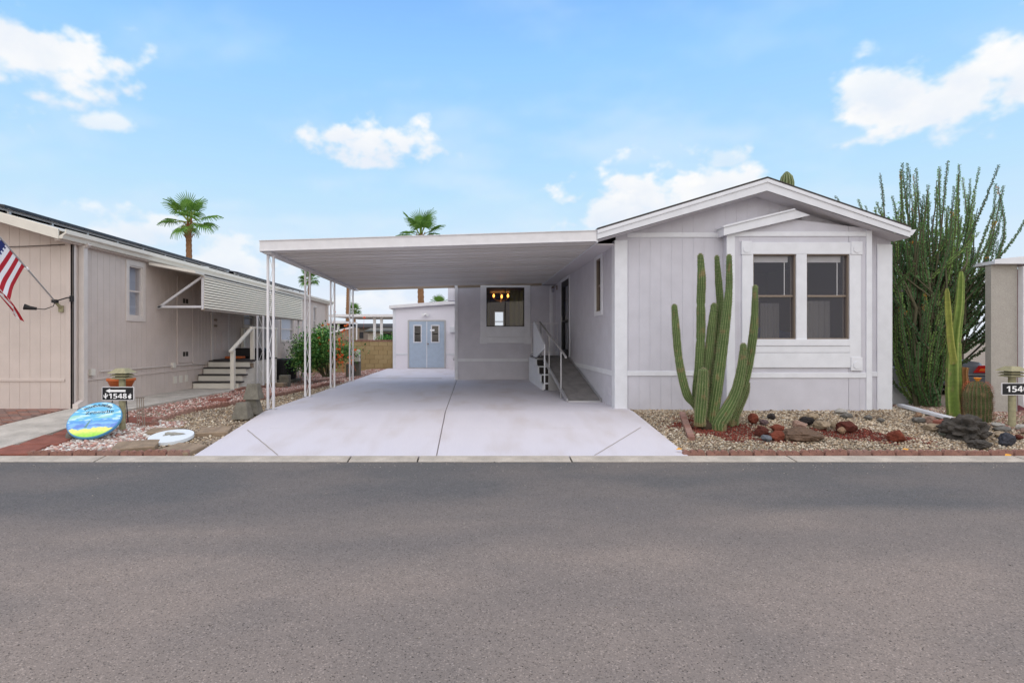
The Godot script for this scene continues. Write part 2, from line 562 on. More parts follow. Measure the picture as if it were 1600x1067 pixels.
func materials() -> void:
	noise_tex("grain", FastNoiseLite.TYPE_SIMPLEX, 0.09, 0.92, 1.0, 512, 4, 2)
	noise_tex("fine", FastNoiseLite.TYPE_VALUE, 0.35, 0.62, 1.0, 512, 3, 3)
	noise_tex("blotch", FastNoiseLite.TYPE_SIMPLEX_SMOOTH, 0.012, 0.955, 1.0, 512, 4, 4)
	noise_tex("stain", FastNoiseLite.TYPE_SIMPLEX_SMOOTH, 0.009, 0.8, 1.0, 512, 5, 9)
	noise_tex("stones", FastNoiseLite.TYPE_CELLULAR, 0.16, 0.74, 1.0, 1024, 1, 6)
	noise_tex("bumpy", FastNoiseLite.TYPE_SIMPLEX, 0.05, 0.0, 1.0, 512, 5, 7)
	noise_tex("wood", FastNoiseLite.TYPE_SIMPLEX, 0.06, 0.0, 1.0, 512, 4, 8)
	noise_tex("woodtone", FastNoiseLite.TYPE_SIMPLEX, 0.05, 0.94, 1.0, 512, 4, 8)
	var w := Vector3(14, 0.7, 14)
	K.siding = mat(Color8(211, 210, 219), 0.75, "woodtone", w, {"bump": "wood", "bs": 0.12, "detail": "blotch", "ds": Vector3(0.35, 0.35, 0.35)})
	K.shed = mat(Color8(236, 233, 240), 0.7, "woodtone", w, {"bump": "wood", "bs": 0.12})
	K.white = mat(Color8(233, 235, 241), 0.55, "grain", Vector3(2, 2, 2), {"detail": "blotch", "ds": Vector3(0.5, 0.5, 0.5)})
	K.soffit = mat(Color8(220, 216, 220), 0.7, "grain", Vector3(2, 2, 2))
	K.tan = mat(Color8(214, 201, 193), 0.78, "woodtone", w, {"bump": "wood", "bs": 0.12, "detail": "blotch", "ds": Vector3(0.3, 0.3, 0.3)})
	K.tantrim = mat(Color8(222, 213, 207), 0.6, "grain", Vector3(2, 2, 2), {"detail": "blotch", "ds": Vector3(0.5, 0.5, 0.5)})
	K.cream = mat(Color8(232, 227, 216), 0.5, "grain", Vector3(2, 2, 2), {"detail": "blotch", "ds": Vector3(0.6, 0.6, 0.6)})
	K.slat = mat(Color8(246, 237, 218), 0.5, "grain", Vector3(2, 2, 2))
	K.metalwhite = mat(Color8(232, 231, 234), 0.4, "grain", Vector3(3, 3, 3), {"detail": "blotch", "ds": Vector3(0.7, 0.7, 0.7)})
	K.shingle = mat(Color8(86, 82, 80), 0.95, "fine", Vector3(3, 3, 3))
	asphalt_tex()
	K.asphalt = mat(Color8(194, 185, 177), 0.9, "asphalt", Vector3(0.47, 0.47, 0.47), {"bump": "asphalt", "bs": 0.5, "vc": true, "detail": "blotch", "ds": Vector3(0.9, 0.9, 0.9)})
	K.kerb = mat(Color8(244, 232, 216), 0.9, "fine", Vector3(2.2, 2.2, 2.2), {"detail": "stain", "ds": Vector3(0.6, 0.6, 0.6), "bump": "bumpy", "bs": 0.3})
	K.concrete = mat(Color8(246, 238, 226), 0.9, "fine", Vector3(1.6, 1.6, 1.6), {"detail": "stain", "ds": Vector3(0.45, 0.45, 0.45)})
	var sf := FastNoiseLite.new()
	sf.noise_type = FastNoiseLite.TYPE_SIMPLEX_SMOOTH
	sf.frequency = 0.008; sf.fractal_octaves = 6; sf.seed = 33
	var sg := Gradient.new()
	sg.offsets = PackedFloat32Array([0.0, 0.3, 0.5, 1.0])
	sg.colors = PackedColorArray([Color(0.945, 0.925, 0.9), Color(0.98, 0.975, 0.968), Color(1, 1, 1), Color(0.98, 0.98, 0.985)])
	var stt := NoiseTexture2D.new()
	stt.width = 512; stt.height = 512; stt.seamless = true; stt.noise = sf; stt.color_ramp = sg
	tx["drivestain"] = stt
	K.drive = mat(Color8(215, 211, 218), 0.72, "grain", Vector3(0.9, 0.9, 0.9), {"detail": "drivestain", "ds": Vector3(0.3, 0.3, 0.11)})
	K.earth = mat(Color8(176, 158, 138), 0.95, "stones", Vector3(1.6, 1.6, 1.6), {"detail": "blotch", "ds": Vector3(0.2, 0.2, 0.2), "bump": "stones", "bs": 0.6})
	K.pebble = mat(Color.WHITE, 0.85, "grain", Vector3(8, 8, 8), {"vc": true})
	K.stone = mat(Color.WHITE, 0.9, "fine", Vector3(3, 3, 3), {"vc": true, "bump": "bumpy", "bs": 0.8, "detail": "stain", "ds": Vector3(2.4, 2.4, 2.4)})
	K.brick = mat(Color8(200, 150, 134), 0.9, "fine", Vector3(3, 3, 3), {"bump": "bumpy", "bs": 0.3, "detail": "stain", "ds": Vector3(1.5, 1.5, 1.5)})
	K.brick2 = mat(Color8(208, 166, 152), 0.9, "fine", Vector3(3, 3, 3), {"bump": "bumpy", "bs": 0.3, "detail": "stain", "ds": Vector3(1.2, 1.2, 1.2)})
	K.redslab = mat(Color8(186, 118, 102), 0.9, "fine", Vector3(3, 3, 3), {"detail": "stain", "ds": Vector3(0.8, 0.8, 0.8)})
	K.paver = mat(Color8(200, 176, 150), 0.9, "fine", Vector3(3, 3, 3), {"detail": "stain", "ds": Vector3(1.1, 1.1, 1.1), "bump": "bumpy", "bs": 0.3})
	K.block = [mat(Color8(206, 180, 132), 0.95, "fine", Vector3(2, 2, 2)), mat(Color8(201, 175, 128), 0.95, "fine", Vector3(2, 2, 2)), mat(Color8(210, 185, 138), 0.95, "fine", Vector3(2, 2, 2))]
	K.mortar = mat(Color8(198, 174, 130), 0.95, "fine", Vector3(2, 2, 2))
	K.pier = mat(Color8(158, 153, 140), 0.95, "fine", Vector3(2.5, 2.5, 2.5), {"detail": "stain", "ds": Vector3(1.6, 1.6, 1.6), "bump": "bumpy", "bs": 0.4})
	K.black = mat(Color8(34, 33, 35), 0.55)
	K.blackmetal = mat(Color8(40, 40, 43), 0.45, "grain", Vector3(4, 4, 4))
	K.ramp = mat(Color8(170, 166, 164), 0.92, "fine", Vector3(3, 3, 3), {"detail": "stain", "ds": Vector3(0.7, 0.7, 0.7), "bump": "fine", "bs": 0.1})
	K.tread = mat(Color8(82, 78, 78), 0.95, "fine", Vector3(3, 3, 3))
	K.alu = mat(Color8(190, 190, 192), 0.35, "grain", Vector3(3, 3, 3), {"metal": 0.6})
	K.bronze = mat(Color8(132, 119, 107), 0.45, "", Vector3.ONE)
	K.dark = mat(Color8(64, 58, 52), 0.8)
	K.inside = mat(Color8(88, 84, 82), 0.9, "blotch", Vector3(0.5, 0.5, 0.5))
	K.glass = glass(Color8(30, 48, 90), 0.2)
	K.darkglass = glass(Color8(22, 26, 34), 0.55)
	K.bluedoor = mat(Color8(178, 194, 212), 0.55, "grain", Vector3(2, 2, 2), {"detail": "blotch", "ds": Vector3(0.7, 0.7, 0.7)})
	K.terracotta = mat(Color8(222, 118, 62), 0.7, "fine", Vector3(5, 5, 5))
	K.olive = mat(Color8(178, 172, 138), 0.8, "grain", Vector3(4, 4, 4), {"detail": "stain", "ds": Vector3(3, 3, 3)})
	K.signblack = mat(Color8(26, 26, 30), 0.5)
	K.plainwhite = mat(Color8(240, 240, 240), 0.6)
	K.bark = mat(Color8(188, 140, 100), 0.95, "fine", Vector3(4, 4, 4), {"bump": "bumpy", "bs": 1.0, "detail": "stain", "ds": Vector3(2, 2, 2)})
	K.stemwood = mat(Color8(116, 112, 88), 0.95, "fine", Vector3(6, 6, 6))
	K.leafv = mat(Color.WHITE, 0.6, "", Vector3.ONE, {"vc": true, "back": Color(0.35, 0.4, 0.15), "two": true})
	K.cactus = mat(Color.WHITE, 0.7, "grain", Vector3(7, 7, 7), {"vc": true, "detail": "stain", "ds": Vector3(3.5, 3.5, 3.5)})
	K.spine = mat(Color.WHITE, 0.8, "", Vector3.ONE, {"vc": true})
	K.panel = mat(Color8(28, 32, 44), 0.2)
	K.stucco = mat(Color8(212, 206, 197), 0.95, "fine", Vector3(2.2, 2.2, 2.2), {"bump": "bumpy", "bs": 0.25, "detail": "blotch", "ds": Vector3(0.8, 0.8, 0.8)})

# ---------------------------------------------------------------- setting
func setting() -> void:
	var xs := [-500.0, -150.0, -60.0, -30.0] + every(-16, 18, 0.5) + [18.0, 30.0, 60.0, 150.0, 500.0]
	var ds := [-500.0, -150.0, -50.0, -12.0, -2.0, 7.62, 7.7] + every(7.9, 12, 0.3) + every(12, 32, 1.0) + [32.0, 45.0, 80.0, 160.0, 500.0]
	var rows := []
	for d in ds:
		var row := []
		for x in xs: row.append(V(x, gy(x, d) - 0.035 if d > 7.65 else -0.335, d))
		rows.append(row)
	var m := M.new()
	m.grid(rows, false)
	struct("ground", m, K.earth)
	# the road: one sheet with wear (older grey surface, a darker sealed strip along the far side)
	m = M.new()
	var f := FastNoiseLite.new()
	f.seed = 3; f.frequency = 0.22; f.fractal_octaves = 4
	var cols := []
	rows = []
	for d in every(-1.4, 7.5, 0.14) + [7.5]:
		var row := []
		var cr := []
		for x in [-120.0, -40.0] + every(-14, 14.1, 0.25) + [40.0, 120.0]:
			row.append(V(x, -0.3, d))
			var k := f.get_noise_2d(x * 0.55, d * 2.2)
			var seal := smoothstep(4.0, 5.9, d + k * 1.3 + 0.05 * x)
			var a := lin(255, 243, 235).lerp(lin(180, 184, 190), seal)
			a = a.lerp(lin(216, 211, 210), clampf(0.5 + 1.6 * f.get_noise_2d(x * 2.2 + 40, d * 3.4), 0, 1) * 0.6)
			a = a.lerp(lin(190, 192, 198), 0.35 * smoothstep(0.1, 0.5, f.get_noise_2d(x * 0.9 - 70, d * 3.0 + 9)) * smoothstep(2.5, 5.0, d))
			cr.append(a)
		rows.append(row); cols.append(cr)
	m.grid(rows, false, cols)
	struct("road", m, K.asphalt)
	# kerb: flush concrete ribbon in slabs
	var kerb := Node3D.new()
	kerb.name = "kerb"
	add_child(kerb)
	kerb.set_meta("kind", "structure")
	var js := [-40.0, -12.0, -8.0, -4.93, -1.62, -0.71, 1.31, 4.24, 7.3, 10.4, 14.0, 40.0]
	for i in js.size() - 1:
		m = M.new()
		var a: float = js[i] + 0.012; var b: float = js[i + 1] - 0.012
		m.hexa([V(a, -0.45, 7.5), V(b, -0.45, 7.5), V(b, -0.45, 7.75), V(a, -0.45, 7.75), V(a, -0.295, 7.5), V(b, -0.295, 7.5), V(b, -0.268, 7.75), V(a, -0.268, 7.75)])
		part("kerb_slab", m, K.kerb, kerb)
	m = M.new()
	m.box(-60, 60, -0.5, -0.305, 7.498, 7.752)
	part("kerb_bed", m, mat(Color8(70, 64, 58), 0.95), kerb)
	# drive: two painted slabs with an open joint
	var drive := Node3D.new()
	drive.name = "driveway"
	add_child(drive)
	drive.set_meta("kind", "structure")
	for s in [[-3.75, -0.483, [7.755, 8.2, 8.7, 9.2, 9.8, 10.35, 10.45, 10.7, 18.0, 19.5, 25.7]], [-0.466, 2.92, [7.755, 8.2, 8.7, 9.2, 9.8, 10.35, 10.45, 10.7, 18.62]]]:
		m = M.new()
		var q: Array = s[2]
		for i in q.size() - 1:
			var a: float = q[i]; var b: float = q[i + 1]
			var gap := 0.006 if b in [9.2, 10.7, 18.0] else 0.0
			var y0 := gy(0, a); var y1 := gy(0, b)
			m.hexa([V(s[0], y0 - 0.12, a), V(s[1], y0 - 0.12, a), V(s[1], y1 - 0.12, b - gap), V(s[0], y1 - 0.12, b - gap), V(s[0], y0, a), V(s[1], y0, a), V(s[1], y1, b - gap), V(s[0], y1, b - gap)])
		part("driveway_slab", m, K.drive, drive)
	m = M.new()
	m.hexa([V(-0.482, -0.45, 7.76), V(-0.467, -0.45, 7.76), V(-0.467, -0.2, 18.6), V(-0.482, -0.2, 18.6), V(-0.482, -0.285, 7.76), V(-0.467, -0.285, 7.76), V(-0.467, -0.012, 10.5), V(-0.482, -0.012, 10.5)])
	m.box(-0.482, -0.467, -0.2, -0.012, 10.5, 18.6)
	part("joint_filler", m, mat(Color8(150, 142, 138), 0.95), drive)
	m = M.new()
	for q in [[-3.55, 9.1, -2.62, 7.78, 0.008], [2.72, 9.25, 1.66, 7.77, 0.007], [-3.5, 19.3, -1.0, 19.25, 0.05]]:
		m = M.new()
		var a := V(q[0], gy(0, q[1]) + 0.004, q[1]); var b := V(q[2], gy(0, q[3]) + 0.004, q[3])
		var s: Vector3 = (b - a).cross(Vector3.UP).normalized() * q[4]
		var pts := []
		for i in 13:
			var p := a.lerp(b, i / 12.0)
			pts.append(p + s * sin(i * 2.3) * 0.35)
		for i in 12: m.quad(pts[i] + s, pts[i] - s, pts[i + 1] - s, pts[i + 1] + s)
		part("crack", m, mat(Color8(164, 154, 146), 0.95), drive)
	# neighbour's walk
	m = M.new()
	var e := [[7.76, -7.75, -6.62], [8.6, -7.65, -6.5], [9.4, -7.6, -6.42], [10.45, -7.39, -6.3], [12.4, -7.39, -6.2], [15.3, -7.39, -6.05], [16.0, -7.39, -6.05]]
	for i in e.size() - 1:
		var a: Array = e[i]; var b: Array = e[i + 1]
		var ya := gy(-7, a[0]) + 0.02; var yb := gy(-7, b[0]) + 0.02
		m.hexa([V(a[1], ya - 0.14, a[0]), V(a[2], ya - 0.14, a[0]), V(b[2], yb - 0.14, b[0] - 0.008), V(b[1], yb - 0.14, b[0] - 0.008), V(a[1], ya, a[0]), V(a[2], ya, a[0]), V(b[2], yb, b[0] - 0.008), V(b[1], yb, b[0] - 0.008)])
	struct("footpath", m, K.concrete)
	# brick patio in front of the neighbour's gable
	var patio := Node3D.new()
	patio.name = "brick_patio"
	add_child(patio)
	patio.set_meta("kind", "structure")
	var bm := [K.brick, K.brick2, mat(Color8(164, 138, 130), 0.9, "fine", Vector3(3, 3, 3))]
	var r := RandomNumberGenerator.new()
	r.seed = 4
	var dd := 8.55
	var row_i := 0
	while dd < 10.55:
		var x := -10.2 + (0.1 if row_i % 2 else 0.0)
		var right := -7.66 if dd < 9.4 else lerpf(-7.63, -7.44, (dd - 9.4) / 1.1)
		while x + 0.2 < right + 0.1:
			var b := M.new()
			var x1 := minf(x + 0.193, right)
			if x1 - x > 0.03:
				var c := V((x + x1) / 2, gy(-8, dd + 0.048) - 0.012 + r.randf_range(-0.003, 0.003), dd + 0.048)
				b.cbox(Transform3D(Basis(Vector3.RIGHT, -0.1019 * (1.0 if dd < 10.4 else 0.0)), c), Vector3(x1 - x, 0.06, 0.092), 0.006)
				part("brick", b, bm[r.randi() % 3], patio)
			x += 0.2
		dd += 0.1
		row_i += 1

# pebbles on the beds
func gravel() -> void:
	var r := RandomNumberGenerator.new()
	r.seed = 21
	var b := ball(0)
	var pm := M.new()
	var q := []
	for p in b[0]: q.append(p * r.randf_range(0.8, 1.1) * Vector3(1, 0.62, 0.8))
	for t in b[1]: pm.tri_n(q[t[0]], q[t[1]], q[t[2]], q[t[0]].normalized(), q[t[1]].normalized(), q[t[2]].normalized())
	var mesh := pm.mesh(Vector3.ZERO)
	var tans := [lin(214, 200, 178), lin(196, 178, 152), lin(170, 152, 128), lin(226, 216, 198), lin(150, 140, 126), lin(184, 160, 130), lin(208, 188, 164), lin(128, 112, 96)]
	var pinks := [lin(196, 152, 142), lin(178, 128, 118), lin(214, 178, 168), lin(160, 112, 104), lin(206, 166, 152), lin(232, 222, 214), lin(186, 150, 140)]
	var pales := [lin(236, 230, 222), lin(220, 200, 188), lin(206, 168, 156), lin(190, 140, 128), lin(240, 238, 234), lin(170, 150, 140)]
	var lavas := [lin(136, 62, 50), lin(112, 48, 40), lin(150, 80, 64), lin(98, 44, 38), lin(126, 70, 60)]
	var f := FastNoiseLite.new()
	f.seed = 8; f.frequency = 0.9
	var fill := func(called: String, n: int, x0: float, x1: float, d0: float, d1: float, pick: Callable) -> void:
		var xs := []
		var cs := []
		for i in n:
			var x := r.randf_range(x0, x1); var d := r.randf_range(d0, d1)
			var g = pick.call(x, d)
			if g == null: continue
			var s: float = g[1] * (0.55 + 0.75 * pow(r.randf(), 1.4) + (0.7 if r.randf() < 0.03 else 0.0))
			var bs := Basis.from_euler(Vector3(r.randf_range(-0.5, 0.5), r.randf() * TAU, r.randf_range(-0.5, 0.5))) * Basis.from_scale(Vector3(s, s, s))
			xs.append(Transform3D(bs, V(x, gy(x, d) - 0.03 + s * r.randf_range(0.1, 0.75), d)))
			cs.append(g[0][r.randi() % g[0].size()] * r.randf_range(0.68, 1.05) * (1.0 + 0.3 * f.get_noise_2d(x * 1.1 + 9, d * 1.1)))
		scatter(called, mesh, K.pebble, xs, cs, self)
	var line := func(d: float) -> float: return -5.35 + (d - 9.6) * 0.26 if d < 12 else -4.72 + (d - 12.0) * 0.15
	var lava := func(x: float, d: float) -> float:      # how much red lava gravel lies here
		var a := 1.0 - Vector2((x - 4.05 - (9.2 - d) * 0.35) / 0.85, (d - 9.2) / 0.85).length()
		var c := 1.0 - Vector2((x - 6.05 - (8.9 - d) * 0.5) / 0.75, (d - 8.85) / 0.5).length()
		return maxf(a, c) + 0.5 * f.get_noise_2d(x * 2.4, d * 2.4)
	fill.call("tan_gravel", 42000, 2.2, 9.6, 7.83, 11.4, func(x, d):
		if x < 2.93 + maxf(0.0, (10.83 - d)) * 0.0: return null
		if d > 10.80 and x < 7.9: return null
		if lava.call(x, d) > r.randf_range(0.05, 0.35): return null
		return [tans, 0.0165])
	fill.call("lava_gravel", 16000, 3.0, 7.2, 8.2, 10.2, func(x, d):
		if lava.call(x, d) < r.randf_range(-0.05, 0.4): return null
		return [lavas, 0.013])
	fill.call("tan_gravel", 26000, -6.2, -3.76, 7.83, 25.0, func(x, d):
		if x < line.call(d) + 0.05 and d > 9.5: return null
		if d <= 9.5 and x < -4.9 + (d - 7.8) * 0.05: return null
		return [tans, 0.017])
	fill.call("pink_gravel", 30000, -7.2, -3.76, 9.2, 25.5, func(x, d):
		if d > 15.4 and x < -6.0 and d < 18.4: return null
		if x > line.call(d) - 0.03 and d < 19.0: return null
		if x < -6.42 + (d - 9.2) * 0.06 and d < 15.4: return null
		return [pinks if r.randf() < 0.9 else pales, 0.02])
	fill.call("pale_gravel", 13000, -6.6, -4.6, 7.85, 9.7, func(x, d):
		if x > -4.9 + r.randf_range(-0.35, 0.1) + (d - 7.8) * 0.05: return null
		if x < -6.05 - (d - 7.8) * 0.02: return null
		return [pales, 0.025])
	fill.call("pink_gravel", 7000, 8.3, 12.0, 8.3, 11.5, func(x, d):
		if d < 9.0 + r.randf_range(-0.3, 0.3): return null
		return [pinks, 0.018])

const X := Vector3.RIGHT
const UZ := Vector3(0, 0, 1)      # runs along a wall that faces -x
const DZ := Vector3(0, 0, -1)     # runs along a wall that faces +x

func house() -> void:
	var h := thing("mobile_home", "pale lavender-grey mobile home with white trim, gable front and box bay window", "house", V(5.3, 0, 10.83))
	var m := M.new()
	var ridge := 5.34
	var soff := func(x: float) -> float: return 4.05 - (0.302 * (ridge - x) if x < ridge else 0.345 * (x - ridge))
	# front wall with the bay opening left to the bay itself
	siding(m, V(2.71, 0, 10.83), X, 5.18, -0.3, [[0, soff.call(2.71)], [ridge - 2.71, soff.call(ridge)], [5.18, soff.call(7.89)]], every(0.24, 5.1, 0.203), [[2.3, 4.5, 1.0, 2.95]])
	part("wall", m, K.siding, h)
	m = M.new()
	siding(m, V(2.71, 0, 26.0), UZ, 15.17, -0.3, [[0, 3.12], [15.17, 3.12]], every(0.15, 15.1, 0.203), [[13.51, 13.98, 1.89, 3.01], [8.7, 10.05, 0.79, 3.0]])
	part("wall", m, K.siding, h)
	m = M.new()
	siding(m, V(7.89, 0, 10.83), DZ, 15.17, -0.3, [[0, 3.06], [15.17, 3.06]], every(0.2, 15.1, 0.203))
	part("wall", m, K.siding, h)
	m = M.new()
	siding(m, V(7.89, 0, 26.0), -X, 5.18, -0.3, [[0, soff.call(7.89)], [7.89 - ridge, soff.call(ridge)], [5.18, soff.call(2.71)]], [])
	part("wall", m, K.siding, h)
	# bay: shallow box in front of the wall
	m = M.new()
	siding(m, V(4.73, 0, 10.65), X, 2.655, -0.3, [[0, 3.30], [0.9, 3.55], [1.02, 3.54], [2.655, soff.call(7.385)]], [0.2, 0.41, 2.25, 2.45], [[0.47, 1.264, 1.30, 2.87], [1.46, 2.25, 1.30, 2.87]])
	m.quad(V(4.73, -0.3, 10.83), V(4.73, -0.3, 10.65), V(4.73, 3.3, 10.65), V(4.73, 3.3, 10.83))
	m.quad(V(7.385, -0.3, 10.65), V(7.385, -0.3, 10.83), V(7.385, 3.2, 10.83), V(7.385, 3.2, 10.65))
	part("bay_wall", m, K.siding, h)
	# white boards
	var o := V(0, 0, 10.83)
	for q in [[2.695, 2.925, -0.3, 3.16], [7.62, 7.905, -0.3, 3.08]]:
		m = M.new(); board(m, o, X, q[0], q[1], q[2], q[3], -0.02, 0.022)
		part("corner_board", m, K.white, h)
	for q in [[2.925, 4.73, 3.215, 3.30], [2.925, 4.73, 0.612, 0.70], [7.39, 7.62, 0.598, 0.69]]:
		m = M.new(); board(m, o, X, q[0], q[1], q[2], q[3], -0.01, 0.02)
		part("trim_board", m, K.white, h)
	o = V(0, 0, 10.65)
	for q in [[4.715, 4.865, -0.3, 3.33], [7.295, 7.4, -0.3, 3.31]]:
		m = M.new(); board(m, o, X, q[0], q[1], q[2], q[3], -0.02, 0.022)
		part("corner_board", m, K.white, h)
	for q in [[4.865, 7.295, 3.20, 3.285], [4.865, 7.295, 0.585, 0.682]]:
		m = M.new(); board(m, o, X, q[0], q[1], q[2], q[3], -0.01, 0.018)
		part("trim_board", m, K.white, h)
	o = V(2.71, 0, 0)
	m = M.new(); board(m, o, UZ, -11.04, -10.81, -0.3, 3.16, -0.02, 0.022)
	part("corner_board", m, K.white, h)
	m = M.new(); board(m, o, UZ, -18.58, -11.04, 0.60, 0.695, -0.01, 0.02)
	part("trim_board", m, K.white, h)
	# bay windows: casing boards, blocks, ledge boards
	o = V(0, 0, 10.65)
	for q in [[4.995, 5.2, 0.96, 2.87, 0.028], [5.994, 6.19, 1.29, 2.87, 0.028], [6.98, 7.19, 0.96, 2.87, 0.028], [5.15, 7.0, 2.87, 3.085, 0.03], [5.2, 6.98, 1.18, 1.30, 0.045], [5.2, 6.98, 1.055, 1.176, 0.032], [5.18, 7.0, 0.775, 1.05, 0.03]]:
		m = M.new(); board(m, o, X, q[0], q[1], q[2], q[3], 0.0, q[4])
		part("casing_board", m, K.white, h)
	for q in [[4.98, 5.165, 2.862, 3.11], [7.0, 7.21, 2.862, 3.10], [4.98, 5.18, 0.725, 0.965], [7.0, 7.21, 0.72, 0.965]]:
		m = M.new(); board(m, o, X, q[0], q[1], q[2], q[3], 0.0, 0.042)
		var b := part("corner_block", m, K.white, h)
		m = M.new()
		var c := V((q[0] + q[1]) / 2, (q[2] + q[3]) / 2 - 0.02, 10.65 - 0.042)
		var disc := PackedVector2Array()
		for k in 8: disc.append(Vector2.from_angle(TAU * (k + 0.5) / 8) * 0.07)
		m.prism(disc, Transform3D(Basis.IDENTITY, c), 0.012)
		part("rosette", m, K.white, b)
	for q in [[5.2, 5.994], [6.19, 6.98]]:
		var w := window(h, o, X, q[0], q[1], 1.30, 2.87, K.bronze, K.glass, 0.51, 0.02, 0.06)
		m = M.new()
		for i in 6: m.box(q[0] + 0.04, q[1] - 0.09, 2.735 + i * 0.018, 2.749 + i * 0.018, 10.75, 10.79)
		m.box(q[0] + 0.035, q[1] - 0.08, 2.845, 2.868, 10.745, 10.795)
		part("blind", m, K.metalwhite, w)
		m = M.new()
		m.bar(V(q[1] - 0.155, 2.1, 10.75), V(q[1] - 0.155, 2.74, 10.75), 0.011, 0.011)
		part("blind_wand", m, K.plainwhite, w)
	# side window, black screen door, skirting vents
	o = V(2.71, 0, 0)
	window(h, o, UZ, -12.49, -12.02, 1.89, 3.01, K.bronze, K.darkglass, 0.5, 0.025)
	for q in [[-12.63, -12.49, 1.80, 3.12], [-12.02, -11.88, 1.80, 3.12], [-12.49, -12.02, 1.80, 1.89], [-12.49, -12.02, 3.01, 3.12]]:
		m = M.new(); board(m, o, UZ, q[0], q[1], q[2], q[3], 0.0, 0.025)
		part("casing_board", m, K.white, h)
	m = M.new()
	for q in [[-17.3, -17.12, 0.79, 3.0], [-16.16, -15.95, 0.79, 3.0], [-17.12, -16.16, 2.84, 3.0], [-17.12, -16.16, 0.79, 1.0], [-17.12, -16.16, 1.78, 1.86]]:
		board(m, o, UZ, q[0], q[1], q[2], q[3], -0.06, 0.015)
	var dr := part("screen_door", m, K.black, h)
	m = M.new()
	m.quad(V(2.74, 1.0, 17.12), V(2.74, 1.0, 16.16), V(2.74, 2.84, 16.16), V(2.74, 2.84, 17.12))
	part("pane", m, K.glass, dr)
	m = M.new(); m.box(2.66, 2.70, 1.82, 1.98, 17.16, 17.22); m.bar(V(2.655, 1.9, 17.19), V(2.655, 1.9, 17.06), 0.02, 0.02)
	part("door_handle", m, K.alu, dr)
	m = M.new()
	board(m, o, UZ, -17.3, -15.95, 0.79, 3.0, -0.16, -0.13)
	part("inner_door", m, mat(Color8(222, 230, 240), 0.5), h)
	for q in [[-17.42, -17.3, 0.79, 3.09], [-15.95, -15.84, 0.79, 3.09], [-17.3, -15.95, 3.0, 3.09]]:
		m = M.new(); board(m, o, UZ, q[0], q[1], q[2], q[3], 0.0, 0.025)
		part("casing_board", m, K.white, h)
	for i in 3:
		m = M.new(); board(m, o, UZ, -11.5 + i * 0.16, -11.38 + i * 0.16, 0.2, 0.36, 0.0, 0.012)
		var vt := part("skirting_vent", m, K.siding, h)
		for k in 5:
			m = M.new(); board(m, o, UZ, -11.49 + i * 0.16, -11.39 + i * 0.16, 0.215 + k * 0.028, 0.229 + k * 0.028, 0.012, 0.019)
			part("louvre", m, K.siding, vt)
	# roof slabs, fascia, soffits, eave boards
	for s in [-1, 1]:
		var xe: float = 2.27 if s < 0 else 7.93
		var sl := 0.302 if s < 0 else 0.345
		var ye: float = 4.2 - sl * absf(xe - ridge)
		m = M.new()
		var p := [V(xe, ye, 10.38), V(ridge, 4.2, 10.38), V(ridge, 4.2, 26.2), V(xe, ye, 26.2)]
		var q := []
		for z in p: q.append(z + Vector3(0, 0.035, 0))
		if s > 0:
			p = [p[1], p[0], p[3], p[2]]; q = [q[1], q[0], q[3], q[2]]
		m.hexa(p + q)
		part("roof", m, K.shingle, h)
		for k in [[0.0, 0.065, 0.045], [0.065, 0.215, 0.025]]:    # stepped fascia
			m = M.new()
			var poly := PackedVector2Array([Vector2(xe, ye - k[0]), Vector2(ridge, 4.2 - k[0]), Vector2(ridge, 4.2 - k[1]), Vector2(xe, ye - k[1] + (0.05 if k[0] > 0 else 0.0))])
			m.prism(poly, Transform3D(Basis.IDENTITY, V(0, 0, 10.425)), k[2])
			part("fascia", m, K.white, h)
		m = M.new()
		var a := V(xe, ye - 0.175, 10.425); var b := V(ridge, 4.2 - 0.22, 10.425)
		var c := V(ridge, 4.2 - 0.22, 10.84); var e := V(xe, ye - 0.175, 10.84)
		if s < 0: m.quad(a, e, c, b)
		else: m.quad(a, b, c, e)
		part("soffit", m, K.soffit, h)
	m = M.new(); m.box(2.265, 2.295, 3.055, 3.27, 10.44, 26.2)
	part("fascia", m, K.white, h)
	m = M.new(); m.box(2.295, 2.72, 3.075, 3.1, 10.84, 26.2)
	part("soffit", m, K.soffit, h)
	m = M.new()
	m.hexa([V(7.93, 3.17, 10.44), V(8.0, 3.19, 10.44), V(8.0, 3.19, 26.2), V(7.93, 3.17, 26.2), V(7.93, 3.28, 10.44), V(8.07, 3.29, 10.44), V(8.07, 3.29, 26.2), V(7.93, 3.28, 26.2)])
	part("gutter", m, K.white, h)
	# small pent roof over the bay
	m = M.new()
	var pv := PackedVector2Array([Vector2(4.62, 3.345), Vector2(5.93, 3.665), Vector2(6.2, 3.57), Vector2(4.62, 3.18 + 0.02)])
	m.prism(pv, Transform3D(Basis.IDENTITY, V(0, 0, 10.84)), 0.30)
	var pf := part("bay_fascia", m, K.white, h)
	m = M.new()
	m.prism(PackedVector2Array([Vector2(4.6, 3.375), Vector2(5.9, 3.69), Vector2(5.93, 3.667), Vector2(4.6, 3.343)]), Transform3D(Basis.IDENTITY, V(0, 0, 10.84)), 0.325)
	part("drip_edge", m, K.white, pf)
	# wing at the end of the drive
	m = M.new()
	siding(m, V(-0.54, 0, 18.6), X, 3.25, -0.1, [[0, 3.05], [3.25, 3.05]], every(0.17, 3.2, 0.203), [[1.015, 2.24, 1.71, 2.97]])
	part("wall", m, K.siding, h)
	m = M.new()
	m.quad(V(-0.54, -0.1, 24.0), V(-0.54, -0.1, 18.6), V(-0.54, 3.3, 18.6), V(-0.54, 3.3, 24.0))
	part("wall", m, K.siding, h)
	m = M.new(); m.box(-0.6, 2.27, 3.06, 3.3, 18.62, 24.2)
	part("roof", m, K.shingle, h)
